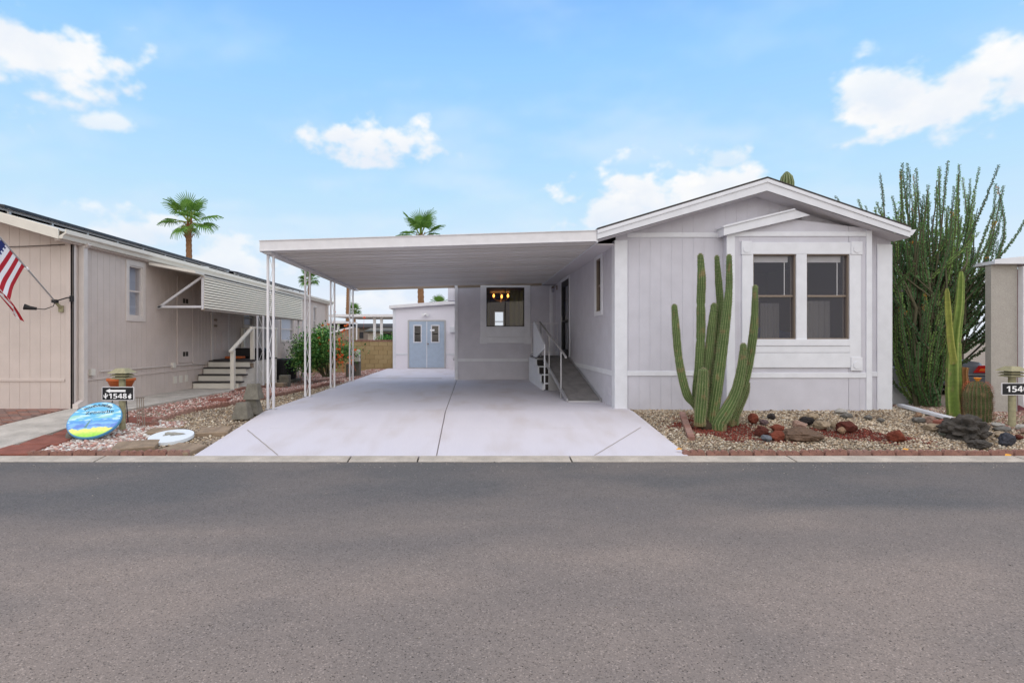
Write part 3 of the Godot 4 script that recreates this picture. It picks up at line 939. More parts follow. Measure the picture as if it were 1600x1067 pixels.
	m = M.new(); m.box(-0.6, 2.27, 3.2, 3.24, 18.2, 18.66)  # unseen cover added to block light leaking onto the wing wall
	part("light_gap_cover", m, K.metalwhite, h)
	m = M.new(); m.box(-0.97, -0.53, 2.87, 3.55, 23.4, 24.0)
	part("eave_box", m, K.siding, h)
	o = V(0, 0, 18.6)
	for q in [[-0.55, -0.45, -0.05, 3.05], [2.52, 2.62, -0.05, 3.05]]:
		m = M.new(); board(m, o, X, q[0], q[1], q[2], q[3], -0.01, 0.025)
		part("corner_board", m, K.white, h)
	m = M.new(); board(m, o, X, -0.45, 2.52, 0.585, 0.675, -0.01, 0.02)
	part("trim_board", m, K.white, h)
	for q in [[0.28, 0.475, 1.17, 3.04, 0.028], [1.70, 1.90, 1.17, 3.04, 0.028], [0.475, 1.70, 1.37, 1.71, 0.035], [0.475, 1.70, 1.18, 1.365, 0.028], [0.475, 1.70, 2.97, 3.04, 0.028]]:
		m = M.new(); board(m, o, X, q[0], q[1], q[2], q[3], 0.0, q[4])
		part("casing_board", m, K.white, h)
	for q in [[0.26, 0.49, 1.15, 1.38], [1.69, 1.92, 1.15, 1.38]]:
		m = M.new(); board(m, o, X, q[0], q[1], q[2], q[3], 0.0, 0.045)
		part("corner_block", m, K.white, h)
	m = M.new()
	for q in [[0.475, 0.5, 1.71, 2.97], [1.675, 1.70, 1.71, 2.97], [1.075, 1.1, 1.735, 2.945], [0.5, 1.675, 1.71, 1.735], [0.5, 1.675, 2.945, 2.97]]:
		board(m, o, X, q[0], q[1], q[2], q[3], -0.06, -0.015)
	var ww := part("window", m, K.black, h)
	m = M.new()
	m.quad(V(0.5, 1.735, 18.64), V(1.675, 1.735, 18.64), V(1.675, 2.945, 18.64), V(0.5, 2.945, 18.64))
	part("pane", m, K.glass, ww)
	# rooms behind the glass: floor, ceiling and inner walls with the same openings
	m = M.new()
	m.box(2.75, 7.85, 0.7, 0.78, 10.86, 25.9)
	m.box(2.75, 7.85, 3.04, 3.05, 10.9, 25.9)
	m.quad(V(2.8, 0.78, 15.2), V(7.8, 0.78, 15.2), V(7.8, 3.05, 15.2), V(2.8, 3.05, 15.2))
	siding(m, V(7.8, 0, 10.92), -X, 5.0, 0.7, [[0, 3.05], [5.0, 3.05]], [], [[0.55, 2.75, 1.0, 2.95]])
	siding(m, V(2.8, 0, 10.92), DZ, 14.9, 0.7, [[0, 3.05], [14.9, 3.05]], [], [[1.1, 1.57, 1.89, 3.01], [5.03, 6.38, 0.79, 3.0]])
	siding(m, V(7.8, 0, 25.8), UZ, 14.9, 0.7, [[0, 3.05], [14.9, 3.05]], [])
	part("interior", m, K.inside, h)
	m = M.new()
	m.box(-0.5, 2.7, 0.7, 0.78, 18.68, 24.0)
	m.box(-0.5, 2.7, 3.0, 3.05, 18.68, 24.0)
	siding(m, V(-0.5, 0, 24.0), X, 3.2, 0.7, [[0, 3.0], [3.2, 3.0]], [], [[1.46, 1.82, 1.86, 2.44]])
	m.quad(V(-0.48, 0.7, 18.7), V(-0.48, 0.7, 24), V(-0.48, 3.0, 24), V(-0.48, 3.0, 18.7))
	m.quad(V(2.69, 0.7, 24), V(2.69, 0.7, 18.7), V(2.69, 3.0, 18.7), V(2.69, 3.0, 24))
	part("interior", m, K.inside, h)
	m = M.new()
	for q in [[0.94, 0.97, 1.84, 2.46], [1.31, 1.34, 1.84, 2.46], [0.97, 1.31, 1.84, 1.87], [0.97, 1.31, 2.43, 2.46], [0.97, 1.31, 2.02, 2.05]]:
		board(m, V(0, 0, 24.0), X, q[0], q[1], q[2], q[3], 0.002, 0.03)
	part("window", m, K.white, h)

	# furniture seen through the panes
	var bed := thing("bed", "dark blue upholstered bed seen through the lower panes of the bay window", "bed", V(6.2, 0.78, 13.0))
	m = M.new(); m.cbox(Transform3D(Basis.IDENTITY, V(6.3, 1.0, 14.0)), Vector3(1.7, 0.42, 2.0), 0.06)
	part("mattress", m, mat(Color8(60, 82, 130), 0.9), bed)
	m = M.new()
	var hb := PackedVector2Array()
	for i in 13: hb.append(Vector2(-0.9 + 1.8 * i / 12.0, 0.62 + 0.16 * sin(PI * i / 12.0)))
	hb.append(Vector2(0.9, 0)); hb.append(Vector2(-0.9, 0))
	m.prism(hb, Transform3D(Basis.IDENTITY, V(6.3, 0.79, 12.9)), 0.08)
	part("headboard", m, mat(Color8(60, 80, 130), 0.8), bed)
	var lp := thing("table_lamp", "white table lamp behind the right pane of the bay window", "lamp", V(6.86, 0.78, 11.6))
	m = M.new(); m.lathe(V(6.86, 0.78, 11.6), [[0.0, 0.0], [0.1, 0.0], [0.1, 0.03], [0.03, 0.06], [0.05, 0.35], [0.02, 0.6], [0.0, 0.6]], 16)
	part("lamp_base", m, K.plainwhite, lp)
	m = M.new(); m.lathe(V(6.86, 0.78, 11.6), [[0.15, 0.64], [0.11, 0.74], [0.05, 0.83], [0.04, 0.87], [0.0, 0.87]], 20)
	part("lamp_shade", m, mat(Color8(250, 250, 248), 0.8, "", Vector3.ONE, {"back": Color(0.6, 0.6, 0.6)}), lp)
	for q in [[6.28, 6.94, 1.25, 2.04, 11.15, "grey patterned lace curtain behind the lower right pane of the bay window"], [5.62, 5.98, 1.25, 2.0, 11.2, "short grey curtain behind the lower left pane of the bay window"]]:
		var lr := []
		for y in [q[2], (q[2] + q[3]) / 2, q[3]]:
			var row := []
			for i in 23: row.append(V(lerpf(q[0], q[1], i / 22.0), y, q[4] + 0.025 * sin(i * 1.7)))
			lr.append(row)
		m = M.new(); m.grid(lr, false)
		solid("lace_curtain", m, mat(Color8(132, 130, 128), 0.9, "stones", Vector3(3, 3, 3), {"two": true}), q[5], "curtain", V(q[0], q[2], q[4]))
	var cb := thing("cabinet", "pale cabinet behind the left pane of the bay window", "cabinet", V(5.5, 0.78, 13.6))
	m = M.new(); m.cbox(Transform3D(Basis.IDENTITY, V(5.2, 1.35, 13.6)), Vector3(0.5, 1.1, 0.5), 0.01)
	part("carcass", m, mat(Color8(150, 140, 128), 0.7), cb)
	m = M.new(); m.box(5.0, 5.4, 1.0, 1.85, 13.33, 13.349)
	part("cabinet_door", m, mat(Color8(170, 160, 148), 0.7), cb)
	for q in [[1.6, 1.9, "olive curtain at the right edge of the dining room window"], [0.5, 0.6, "olive curtain at the left edge of the dining room window"]]:
		var rows := []
		for y in [0.9, 1.6, 2.2, 2.92]:
			var row := []
			for i in 15: row.append(V(lerpf(q[0] - 0.35 if q[0] > 1 else q[0], q[1], i / 14.0), y, 20.0 + 0.05 * sin(i * 1.9) - 1.0))
			rows.append(row)
		m = M.new(); m.grid(rows, false)
		solid("curtain", m, mat(Color8(120, 112, 52), 0.9, "", Vector3.ONE, {"two": true, "back": Color(0.2, 0.2, 0.1)}), q[2], "curtain", V(q[0], 0.9, 19.0))
	# lit chandelier in the dining room
	var ch := thing("chandelier", "lit brass chandelier with three glowing orange bulbs in the dining room", "chandelier", V(1.06, 2.6, 21.0))
	m = M.new()
	m.bar(V(1.06, 2.75, 21.0), V(1.06, 3.0, 21.0), 0.02, 0.02)
	m.lathe(V(1.06, 2.62, 21.0), [[0.0, 0.0], [0.04, 0.03], [0.02, 0.1], [0.0, 0.15]], 10)
	part("stem", m, K.bronze, ch)
	var glow := StandardMaterial3D.new()
	glow.albedo_color = Color8(255, 190, 110)
	glow.emission_enabled = true
	glow.emission = Color8(255, 170, 80)
	glow.emission_energy_multiplier = 3.0
	for p in [V(0.8, 2.86, 20.95), V(1.08, 2.82, 20.75), V(1.32, 2.86, 20.95)]:
		m = M.new()
		m.tube([V(1.06, 2.7, 21.0), V(1.06, 2.64, 21.0).lerp(p, 0.6) + Vector3(0, -0.06, 0), p + Vector3(0, -0.06, 0)], [0.009], 6)
		part("arm", m, K.bronze, ch)
		m = M.new(); m.lathe(p, [[0.0, -0.05], [0.035, -0.02], [0.04, 0.03], [0.02, 0.08], [0.0, 0.1]], 10)
		part("bulb", m, glow, ch)
		var l := OmniLight3D.new()
		l.name = "bulb_light"
		l.light_color = Color8(255, 180, 100)
		l.light_energy = 0.05
		l.light_size = 0.03
		l.omni_range = 8.0
		l.omni_attenuation = 2.0
		l.shadow_enabled = true
		ch.add_child(l, true)
		l.position = p + Vector3(0, 0.02, 0) - base_of(ch)
	# wall lantern by the door
	var wl := thing("wall_lantern", "small brass and glass wall lantern beside the black screen door", "wall lantern", V(2.71, 2.9, 18.2))
	m = M.new()
	m.box(2.68, 2.705, 2.86, 3.0, 18.15, 18.25); m.bar(V(2.69, 2.97, 18.2), V(2.58, 2.97, 18.2), 0.02, 0.02)
	part("bracket", m, K.bronze, wl)
	m = M.new(); m.lathe(V(2.57, 2.78, 18.2), [[0.0, 0.0], [0.045, 0.0], [0.055, 0.14], [0.0, 0.14]], 8)
	part("glass", m, K.glass, wl)
	m = M.new(); m.lathe(V(2.57, 2.92, 18.2), [[0.07, 0.0], [0.02, 0.05], [0.0, 0.06]], 8)
	part("cap", m, K.bronze, wl)

func carport() -> void:
	var c := thing("carport", "white aluminium carport roof on lattice posts over the drive", "carport", V(-0.7, 0, 14.5))
	# roof pans: each a flat pan with upstands, running from the eave of the home to the outer gutter
	var yl := 2.905; var yr := 3.065
	var step := 0.407
	var d := 10.46
	var i := 0
	var tones := [mat(Color8(226, 222, 219), 0.45, "grain", Vector3(2, 2, 2)), mat(Color8(220, 216, 212), 0.45, "grain", Vector3(2, 2, 2)), mat(Color8(229, 226, 224), 0.45, "grain", Vector3(2, 2, 2))]
	var shared: M = null
	var first: Mesh = null
	while d + step < 18.6:
		if first == null:
			shared = M.new()
			var prof := [[0.0, 0.09], [0.035, 0.09], [0.055, 0.0], [0.2, 0.0], [0.204, 0.012], [0.216, 0.012], [0.22, 0.0], [0.355, 0.0], [0.375, 0.09], [0.4065, 0.09]]
			for k in prof.size() - 1:
				var a: Array = prof[k]; var b: Array = prof[k + 1]
				for s in [0.0, 0.0012]:
					var q := [V(-3.8, yl + a[1] + s, a[0]), V(2.265, yr + a[1] + s, a[0]), V(2.265, yr + b[1] + s, b[0]), V(-3.8, yl + b[1] + s, b[0])]
					if s > 0: shared.quad(q[0], q[1], q[2], q[3])
					else: shared.quad(q[3], q[2], q[1], q[0])
			first = shared.mesh(Vector3.ZERO)
		var o := put_mesh("roof_pan", first, tones[(i * 7) % 3], c)
		o.position = V(0, 0, d) - base_of(c)
		d += step
		i += 1
	var m := M.new()                                                    # front fascia with a rolled lower lip
	m.prism(PackedVector2Array([Vector2(-3.84, 2.895), Vector2(2.262, 3.075), Vector2(2.262, 3.262), Vector2(-3.84, 3.075)]), Transform3D(Basis.IDENTITY, V(0, 0, 10.44)), 0.03)
	var fa := part("fascia", m, K.metalwhite, c)
	m = M.new(); m.bar(V(-3.84, 2.897, 10.425), V(2.262, 3.077, 10.425), 0.06, 0.012)
	part("lip", m, K.metalwhite, fa)
	m = M.new(); m.bar(V(-3.845, 3.08, 10.415), V(2.262, 3.266, 10.415), 0.05, 0.012)
	part("lip", m, K.metalwhite, fa)
	m = M.new(); m.box(-3.845, -3.815, 2.885, 3.07, 10.445, 18.62)
	part("gutter", m, K.metalwhite, c)
	m = M.new(); m.box(-3.8, -3.66, 2.86, 2.903, 10.5, 18.6)
	part("header_beam", m, K.metalwhite, c)
	m = M.new()
	m.prism(PackedVector2Array([Vector2(-3.84, 2.87), Vector2(2.262, 3.03), Vector2(2.262, 3.15), Vector2(-3.84, 3.0)]), Transform3D(Basis.IDENTITY, V(0, 0, 18.598)), 0.02)
	part("fascia", m, K.bronze, c)
	for pd in [10.66, 13.05, 15.4, 17.8]:
		lattice_post(c, -3.725, pd, 0.0, 2.875, 0.052, K.metalwhite)

# two thin tubes joined by a zigzag strip: post > tube, lattice, foot_plate
func lattice_post(parent: Node, x: float, d: float, y0: float, y1: float, half: float, mt: Material) -> void:
	var m := M.new()
	for s in [-1, 1]: m.box(x + s * half - 0.019, x + s * half + 0.019, y0, y1, d - 0.019, d + 0.019)
	var p := part("post", m, mt, parent)
	m = M.new()
	var n := int((y1 - y0) / 0.56)
	for i in n:
		var ya := y0 + (y1 - y0) * i / n; var yb := y0 + (y1 - y0) * (i + 1) / n
		var s := half - 0.02
		m.bar(V(x - s, ya, d), V(x + s, (ya + yb) / 2, d), 0.009, 0.006, Vector3.BACK)
		m.bar(V(x + s, (ya + yb) / 2, d), V(x - s, yb, d), 0.009, 0.006, Vector3.BACK)
	part("lattice", m, mt, p)
	m = M.new(); m.box(x - half - 0.05, x + half + 0.05, y0, y0 + 0.008, d - 0.04, d + 0.04)
	part("foot_plate", m, K.alu, p)

func entry() -> void:
	# white sided steps with dark treads and a deck in front of the door
	var e := thing("entry_steps", "white-sided entry steps with dark treads under the ramp, rising to the black door", "steps", V(2.2, 0, 16.5))
	var m := M.new()
	m.prism(PackedVector2Array([Vector2(-18.2, 0), Vector2(-14.68, 0), Vector2(-14.68, 0.16), Vector2(-15.14, 0.18), Vector2(-15.16, 0.36), Vector2(-15.66, 0.38), Vector2(-15.68, 0.56), Vector2(-16.2, 0.58), Vector2(-16.22, 0.745), Vector2(-18.2, 0.745)]), Transform3D(Basis(UZ, Vector3.UP, -X), V(1.84, 0, 0)), 0.035)
	part("side_panel", m, K.white, e)
	for i in 4:
		var da := 14.68 + 0.52 * i
		var yb := 0.19 * i
		m = M.new(); m.box(1.842, 2.69, yb, yb + 0.155, da + 0.02, da + 0.05)
		part("riser", m, K.tread, e)
		m = M.new(); m.cbox(Transform3D(Basis.IDENTITY, V(2.265, yb + 0.173, da + 0.27)), Vector3(0.85, 0.034, 0.56), 0.004)
		var td := part("tread", m, K.tread, e)
		m = M.new(); m.box(1.843, 2.69, yb + 0.155, yb + 0.192, da - 0.016, da - 0.008)
		part("nosing", m, K.white, td)
	m = M.new(); m.box(1.84, 2.69, 0.755, 0.79, 15.95, 18.2)
	part("deck", m, K.ramp, e)
	m = M.new()                                                       # solid sloping rail panel
	m.prism(PackedVector2Array([Vector2(-16.75, 0.80), Vector2(-16.75, 1.80), Vector2(-16.35, 1.80), Vector2(-14.25, 1.16), Vector2(-14.25, 1.06), Vector2(-16.0, 0.80)]), Transform3D(Basis(UZ, Vector3.UP, -X), V(1.82, 0, 0)), 0.03)
	part("rail_panel", m, K.white, e)
	m = M.new(); m.bar(V(1.81, 0.05, 14.3), V(1.81, 1.12, 14.3), 0.03, 0.03)
	part("rail_post", m, K.white, e)
	m = M.new(); m.tube([V(1.77, 0.77, 16.6), V(1.7, 0.79, 16.6), V(1.68, 0.85, 16.5), V(1.72, 0.88, 16.4)], [0.02], 6)
	part("rail_bracket", m, K.alu, e)
	m = M.new()
	m.bar(V(1.85, 1.79, 17.9), V(2.68, 1.79, 17.9), 0.03, 0.03); m.bar(V(1.85, 0.9, 17.9), V(2.68, 0.9, 17.9), 0.025, 0.025)
	var gr := part("guard_rail", m, K.metalwhite, e)
	for i in 8:
		m = M.new(); m.bar(V(1.86 + i * 0.115, 0.8, 17.9), V(1.86 + i * 0.115, 1.78, 17.9), 0.016, 0.016)
		part("baluster", m, K.metalwhite, gr)
	# ramp laid over the steps
	var r := thing("wheelchair_ramp", "grey two-panel ramp with a single handrail sloping down from the door", "ramp", V(2.35, 0, 12.0))
	var a := Vector2(11.94, 0.03); var b := Vector2(15.9, 0.80)
	for q in [[0.0, 0.52], [0.523, 1.0]]:
		m = M.new()
		var p0 := a.lerp(b, q[0]); var p1 := a.lerp(b, q[1])
		m.hexa([V(2.0, p0.y - 0.04, p0.x), V(2.665, p0.y - 0.04, p0.x), V(2.665, p1.y - 0.04, p1.x), V(2.0, p1.y - 0.04, p1.x), V(2.0, p0.y, p0.x), V(2.665, p0.y, p0.x), V(2.665, p1.y, p1.x), V(2.0, p1.y, p1.x)])
		part("ramp_panel", m, K.ramp, r)
	for x in [1.972, 2.667]:
		m = M.new(); m.hexa([V(x, a.y - 0.05, a.x), V(x + 0.026, a.y - 0.05, a.x), V(x + 0.026, b.y - 0.1, b.x), V(x, b.y - 0.1, b.x), V(x, a.y + 0.035, a.x), V(x + 0.026, a.y + 0.035, a.x), V(x + 0.026, b.y + 0.035, b.x), V(x, b.y + 0.035, b.x)])
		part("stringer", m, K.alu, r)
	m = M.new(); m.box(2.0, 2.665, -0.0, 0.03, 11.88, 11.94)
	part("toe_plate", m, K.alu, r)
	m = M.new()
	m.tube([V(1.98, 0.92, 12.1), V(1.98, 0.96, 12.25), V(1.98, 1.78, 16.6), V(1.98, 1.8, 16.8)], [0.024], 10)
	part("handrail", m, mat(Color8(150, 148, 148), 0.4), r)
	for q in [[12.75, 0.0, 1.04], [14.7, 0.2, 1.41], [16.55, 0.8, 1.76]]:
		m = M.new(); m.tube([V(1.98, q[1], q[0]), V(1.98, q[2], q[0])], [0.018], 8)
		part("rail_post", m, K.alu, r)
	m = M.new(); m.box(1.95, 2.66, -0.0, 0.52, 14.62, 14.66)
	part("ramp_leg", m, K.alu, r)

func shed() -> void:
	var s := thing("storage_shed", "low white-grey shed with lean-to roof and blue double doors at the end of the drive", "shed", V(-1.7, 0, 25.66))
	var m := M.new()
	siding(m, V(-3.5, 0, 25.66), X, 4.2, -0.05, [[0, 2.68], [4.2, 3.0]], every(0.1, 4.1, 0.203))
	part("wall", m, K.shed, s)
	m = M.new()
	m.quad(V(-3.5, -0.1, 30), V(-3.5, -0.1, 25.66), V(-3.5, 2.68, 25.66), V(-3.5, 2.68, 30))
	part("wall", m, K.shed, s)
	m = M.new()
	m.hexa([V(-3.66, 2.66, 25.45), V(0.8, 2.97, 25.45), V(0.8, 2.97, 30), V(-3.66, 2.66, 30), V(-3.66, 2.79, 25.45), V(0.8, 3.14, 25.45), V(0.8, 3.14, 30), V(-3.66, 2.79, 30)])
	part("roof", m, K.metalwhite, s)
	var o := V(0, 0, 25.66)
	m = M.new(); board(m, o, X, -3.52, -3.39, -0.05, 2.67, -0.01, 0.02)
	part("corner_board", m, K.white, s)
	for q in [[-3.39, -2.84], [-1.18, 0.6]]:
		m = M.new(); board(m, o, X, q[0], q[1], 0.59, 0.68, -0.01, 0.02)
		part("trim_board", m, K.white, s)
	for q in [[-2.85, -2.79, 0.0, 2.15], [-1.22, -1.16, 0.0, 2.15], [-2.79, -1.22, 2.10, 2.16], [-2.79, -1.22, 0.0, 0.03]]:
		m = M.new(); board(m, o, X, q[0], q[1], q[2], q[3], 0.0, 0.05)
		part("door_frame", m, K.alu, s)
	var wx := [[-2.60, -2.22], [-1.82, -1.43]]
	var dx := [[-2.785, -2.015], [-1.985, -1.225]]
	for i in 2:
		m = M.new(); board(m, o, X, dx[i][0], dx[i][1], 0.04, 2.095, 0.002, 0.04)
		var dr := part("door", m, K.bluedoor, s)
		var w: Array = wx[i]
		m = M.new()
		for q in [[w[0], w[0] + 0.05, 1.14, 1.94], [w[1] - 0.05, w[1], 1.14, 1.94], [w[0] + 0.05, w[1] - 0.05, 1.14, 1.19], [w[0] + 0.05, w[1] - 0.05, 1.89, 1.94], [w[0] + 0.05, w[1] - 0.05, 1.515, 1.555]]:
			board(m, o, X, q[0], q[1], q[2], q[3], 0.04, 0.06)
		part("window_frame", m, K.white, dr)
		m = M.new()
		m.box(w[0] + 0.05, w[1] - 0.05, 1.19, 1.89, 25.60, 25.615)
		part("pane", m, mat(Color8(26, 28, 34), 0.08, "", Vector3.ONE, {"spec": 0.6}), dr)
	m = M.new(); board(m, o, X, -2.018, -1.982, 0.04, 2.095, 0.04, 0.052)
	part("astragal", m, K.white, s)
	m = M.new(); m.lathe(V(-1.945, 1.06, 25.58), [[0.0, 0.0], [0.035, 0.02], [0.035, 0.05], [0.0, 0.07]], 10)
	part("door_knob", m, K.bronze, s)
	m = M.new(); m.box(-1.86, -1.66, 1.66, 1.74, 25.592, 25.598)
	part("notice", m, K.plainwhite, s)
	var fl := thing("flood_light", "twin-head white flood light above the blue shed doors", "flood light", V(-2.06, 2.35, 25.6))
	m = M.new(); m.lathe(V(-2.06, 2.36, 25.62), [[0.0, 0.0], [0.06, 0.02], [0.06, 0.08], [0.0, 0.1]], 10)
	part("base", m, K.plainwhite, fl)
	for q in [-1, 1]:
		m = M.new(); m.tube([V(-2.06 + q * 0.04, 2.4, 25.58), V(-2.06 + q * 0.1, 2.38, 25.48)], [0.03, 0.065], 10)
		part("lamp_head", m, K.plainwhite, fl)
	m = M.new(); m.cbox(Transform3D(Basis.IDENTITY, V(-0.86, 1.73, 25.55)), Vector3(0.22, 0.26, 0.2), 0.01)
	solid("electrical_box", m, K.white, "white electrical box on the shed wall beside the corner of the home", "electrical box", V(-0.86, 1.6, 25.6))
	m = M.new(); m.tube([V(-0.8, 0.45, 25.64), V(-0.8, 0.45, 25.5), V(-0.8, 0.38, 25.46)], [0.03], 8)
	solid("hose_tap", m, K.alu, "small metal tap low on the shed wall", "tap", V(-0.8, 0.4, 25.6))

func neighbour() -> void:
	var h := thing("neighbour_home", "beige mobile home with vertical siding and solar panels along its roof edge", "house", V(-10.6, 0, 10.64))
	var wx := -7.39
	var m := M.new()
	siding(m, V(-13.8, 0, 10.64), X, 6.41, -0.25, [[0, 3.12], [3.2, 4.06], [6.41, 3.12]], every(0.12, 6.3, 0.19))
	part("wall", m, K.tan, h)
	m = M.new()
	# holes: tall window, two small ones and a far tall one; closet and entry doors are set on the wall
	siding(m, V(wx, -0.0, 10.64), DZ, 19.1, -0.35, [[0, 3.1], [19.1, 3.1]], every(0.15, 19, 0.19), [[1.75, 2.25, 1.8, 2.9], [8.0, 8.85, 1.75, 2.3], [11.65, 13.2, 1.25, 2.15], [16.15, 16.7, 1.55, 2.8]])
	part("wall", m, K.tan, h)
	m = M.new()
	siding(m, V(-7.39, 0, 29.74), -X, 6.4, -0.35, [[0, 3.1], [3.2, 4.05], [6.4, 3.1]], [])
	part("wall", m, K.tan, h)
	var o := V(wx, 0, 0)
	m = M.new(); board(m, V(0, 0, 10.64), X, -13.8, -7.52, 0.52, 0.57, -0.01, 0.018)
	part("trim_board", m, K.tan, h)
	m = M.new(); board(m, V(0, 0, 10.64), X, -7.5, -7.37, -0.25, 3.12, -0.02, 0.02)
	part("corner_board", m, K.tan, h)
	m = M.new(); board(m, o, DZ, 10.62, 10.72, -0.25, 3.12, -0.02, 0.02)
	part("corner_board", m, K.tantrim, h)
	m = M.new(); board(m, o, DZ, 10.95, 29.7, 0.50, 0.54, -0.01, 0.02)
	part("trim_board", m, K.tan, h)
	for q in [[12.39, 12.89, 1.8, 2.9, 0.11], [18.64, 19.49, 1.75, 2.3, 0.07], [22.29, 23.84, 1.25, 2.15, 0.07], [26.79, 27.34, 1.55, 2.8, 0.07]]:
		window(h, o, DZ, q[0], q[1], q[2], q[3], K.tantrim, K.glass, 0.5, 0.03)
		m = M.new()
		m.quad(V(wx - 0.13, q[2] - 0.05, q[0] - 0.05), V(wx - 0.13, q[2] - 0.05, q[1] + 0.05), V(wx - 0.13, q[3] + 0.05, q[1] + 0.05), V(wx - 0.13, q[3] + 0.05, q[0] - 0.05))
		part("window_shade", m, mat(Color8(186, 192, 204), 0.8), h)
		var w: float = q[4]
		for z in [[q[0] - w, q[0], q[2] - w, q[3] + w], [q[1], q[1] + w, q[2] - w, q[3] + w], [q[0], q[1], q[2] - w, q[2]], [q[0], q[1], q[3], q[3] + w]]:
			m = M.new(); board(m, o, DZ, z[0], z[1], z[2], z[3], 0.0, 0.022)
			part("casing_board", m, K.tantrim, h)
	# closet hatch and entry door
	m = M.new(); board(m, o, DZ, 14.46, 15.2, 0.7, 2.83, 0.001, 0.018)
	var cl := part("closet_door", m, K.tan, h)
	m = M.new(); board(m, o, DZ, 14.40, 14.46, 0.66, 2.88, 0.0, 0.026); board(m, o, DZ, 15.2, 15.26, 0.66, 2.88, 0.0, 0.026)
	part("door_frame", m, K.tan, cl)
	for y in [2.22, 0.86]:
		for k in 2:
			m = M.new(); board(m, o, DZ, 14.68 + k * 0.15, 14.80 + k * 0.15, y, y + 0.12, 0.018, 0.024)
			part("grille", m, K.dark, cl)
	m = M.new(); board(m, o, DZ, 16.4, 17.4, 0.72, 2.75, 0.001, 0.02)
	var dr := part("door", m, K.tan, h)
	for q in [[16.52, 16.86, 0.95, 1.55], [16.94, 17.28, 0.95, 1.55], [16.52, 16.86, 1.75, 2.6], [16.94, 17.28, 1.75, 2.6]]:
		m = M.new(); board(m, o, DZ, q[0], q[1], q[2], q[3], 0.02, 0.032)
		part("door_panel", m, K.tan, dr)
	for y in [1.68, 1.85]:
		m = M.new(); m.tube([V(wx + 0.02, y, 16.47), V(wx + 0.1, y, 16.47)], [0.03], 8)
		part("door_knob", m, K.bronze, dr)
	for q in [[16.3, 16.4], [17.4, 17.5]]:
		m = M.new(); board(m, o, DZ, q[0], q[1], 0.72, 2.85, 0.0, 0.026)
		part("casing_board", m, K.tantrim, h)
	for i in 3:
		m = M.new(); board(m, o, DZ, 14.25 + i * 0.28, 14.4 + i * 0.28, 0.2, 0.38, 0.0, 0.014)
		part("skirting_vent", m, K.cream, h)
	# roof, fascia, gutter, downspout
	for s in [-1, 1]:
		var xe := -13.95 if s < 0 else -7.3
		m = M.new()
		var p := [V(xe, 3.22, 10.16), V(-10.6, 4.17, 10.16), V(-10.6, 4.17, 30.0), V(xe, 3.22, 30.0)]
		if s > 0: p = [p[1], p[0], p[3], p[2]]
		var q := []
		for z in p: q.append(z + Vector3(0, 0.03, 0))
		m.hexa(p + q)
		part("roof", m, K.cream, h)
		m = M.new()
		m.prism(PackedVector2Array([Vector2(xe, 3.235), Vector2(-10.6, 4.185), Vector2(-10.6, 4.03), Vector2(xe, 3.07)]), Transform3D(Basis.IDENTITY, V(0, 0, 10.18)), 0.03)
		part("fascia", m, K.cream, h)
		m = M.new()
		if s > 0: m.quad(V(-10.6, 4.05, 10.18), V(-10.6, 4.05, 10.66), V(-7.3, 3.1, 10.66), V(-7.3, 3.1, 10.18))
		else: m.quad(V(-13.95, 3.1, 10.18), V(-13.95, 3.1, 10.66), V(-10.6, 4.05, 10.66), V(-10.6, 4.05, 10.18))
		part("soffit", m, K.tan, h)
	m = M.new()
	m.prism(PackedVector2Array([Vector2(-7.31, 3.08), Vector2(-7.24, 3.08), Vector2(-7.22, 3.14), Vector2(-7.17, 3.17), Vector2(-7.17, 3.245), Vector2(-7.19, 3.245), Vector2(-7.19, 3.19), Vector2(-7.31, 3.12)]), Transform3D(Basis.IDENTITY, V(0, 0, 29.95)), 19.78)
	part("gutter", m, K.cream, h)
	m = M.new(); m.box(-7.4, -7.3, 3.05, 3.1, 10.2, 29.9)
	part("soffit", m, K.tan, h)
	for d in [10.85, 29.2]:
		m = M.new()
		m.box(wx + 0.01, wx + 0.11, 0.16, 3.06, d - 0.055, d + 0.055)
		m.bar(V(wx + 0.06, 3.02, d), V(-7.22, 3.1, d), 0.08, 0.08)
		m.hexa([V(wx + 0.02, 0.02, d - 0.23), V(wx + 0.12, 0.02, d - 0.23), V(wx + 0.12, 0.06, d + 0.05), V(wx + 0.02, 0.06, d + 0.05), V(wx + 0.02, 0.1, d - 0.23), V(wx + 0.12, 0.1, d - 0.23), V(wx + 0.11, 0.2, d + 0.05), V(wx + 0.01, 0.2, d + 0.05)])
		part("downspout", m, K.tantrim, h)
	# conduit along the skirting, junction boxes, a phone cable under the gable
	m = M.new(); m.tube([V(wx + 0.03, 0.665, 11.4), V(wx + 0.03, 0.66, 12.6), V(wx + 0.03, 0.65, 14.2), V(wx + 0.03, 0.62, 16.0)], [0.014], 6)
	part("conduit", m, K.tantrim, h)
	for q in [[11.15, 0.6], [14.2, 0.6]]:
		m = M.new(); m.box(wx, wx + 0.06, q[1], q[1] + 0.12, q[0] - 0.06, q[0] + 0.06)
		part("junction_box", m, K.cream, h)
	m = M.new(); m.tube([V(wx + 0.025, 3.0, 11.0), V(wx + 0.02, 1.5, 11.0), V(wx + 0.03, 0.6, 10.99), V(wx + 0.02, 0.2, 11.0)], [0.007], 5)
	part("cable", m, K.dark, h)
	var pts := []
	for i in 9: pts.append(V(lerpf(-13.0, -7.5, i / 8.0), 3.02 - 0.03 * sin(i * 1.3), 10.6))
	m = M.new(); m.tube(pts, [0.008], 5)
	part("cable", m, K.dark, h)
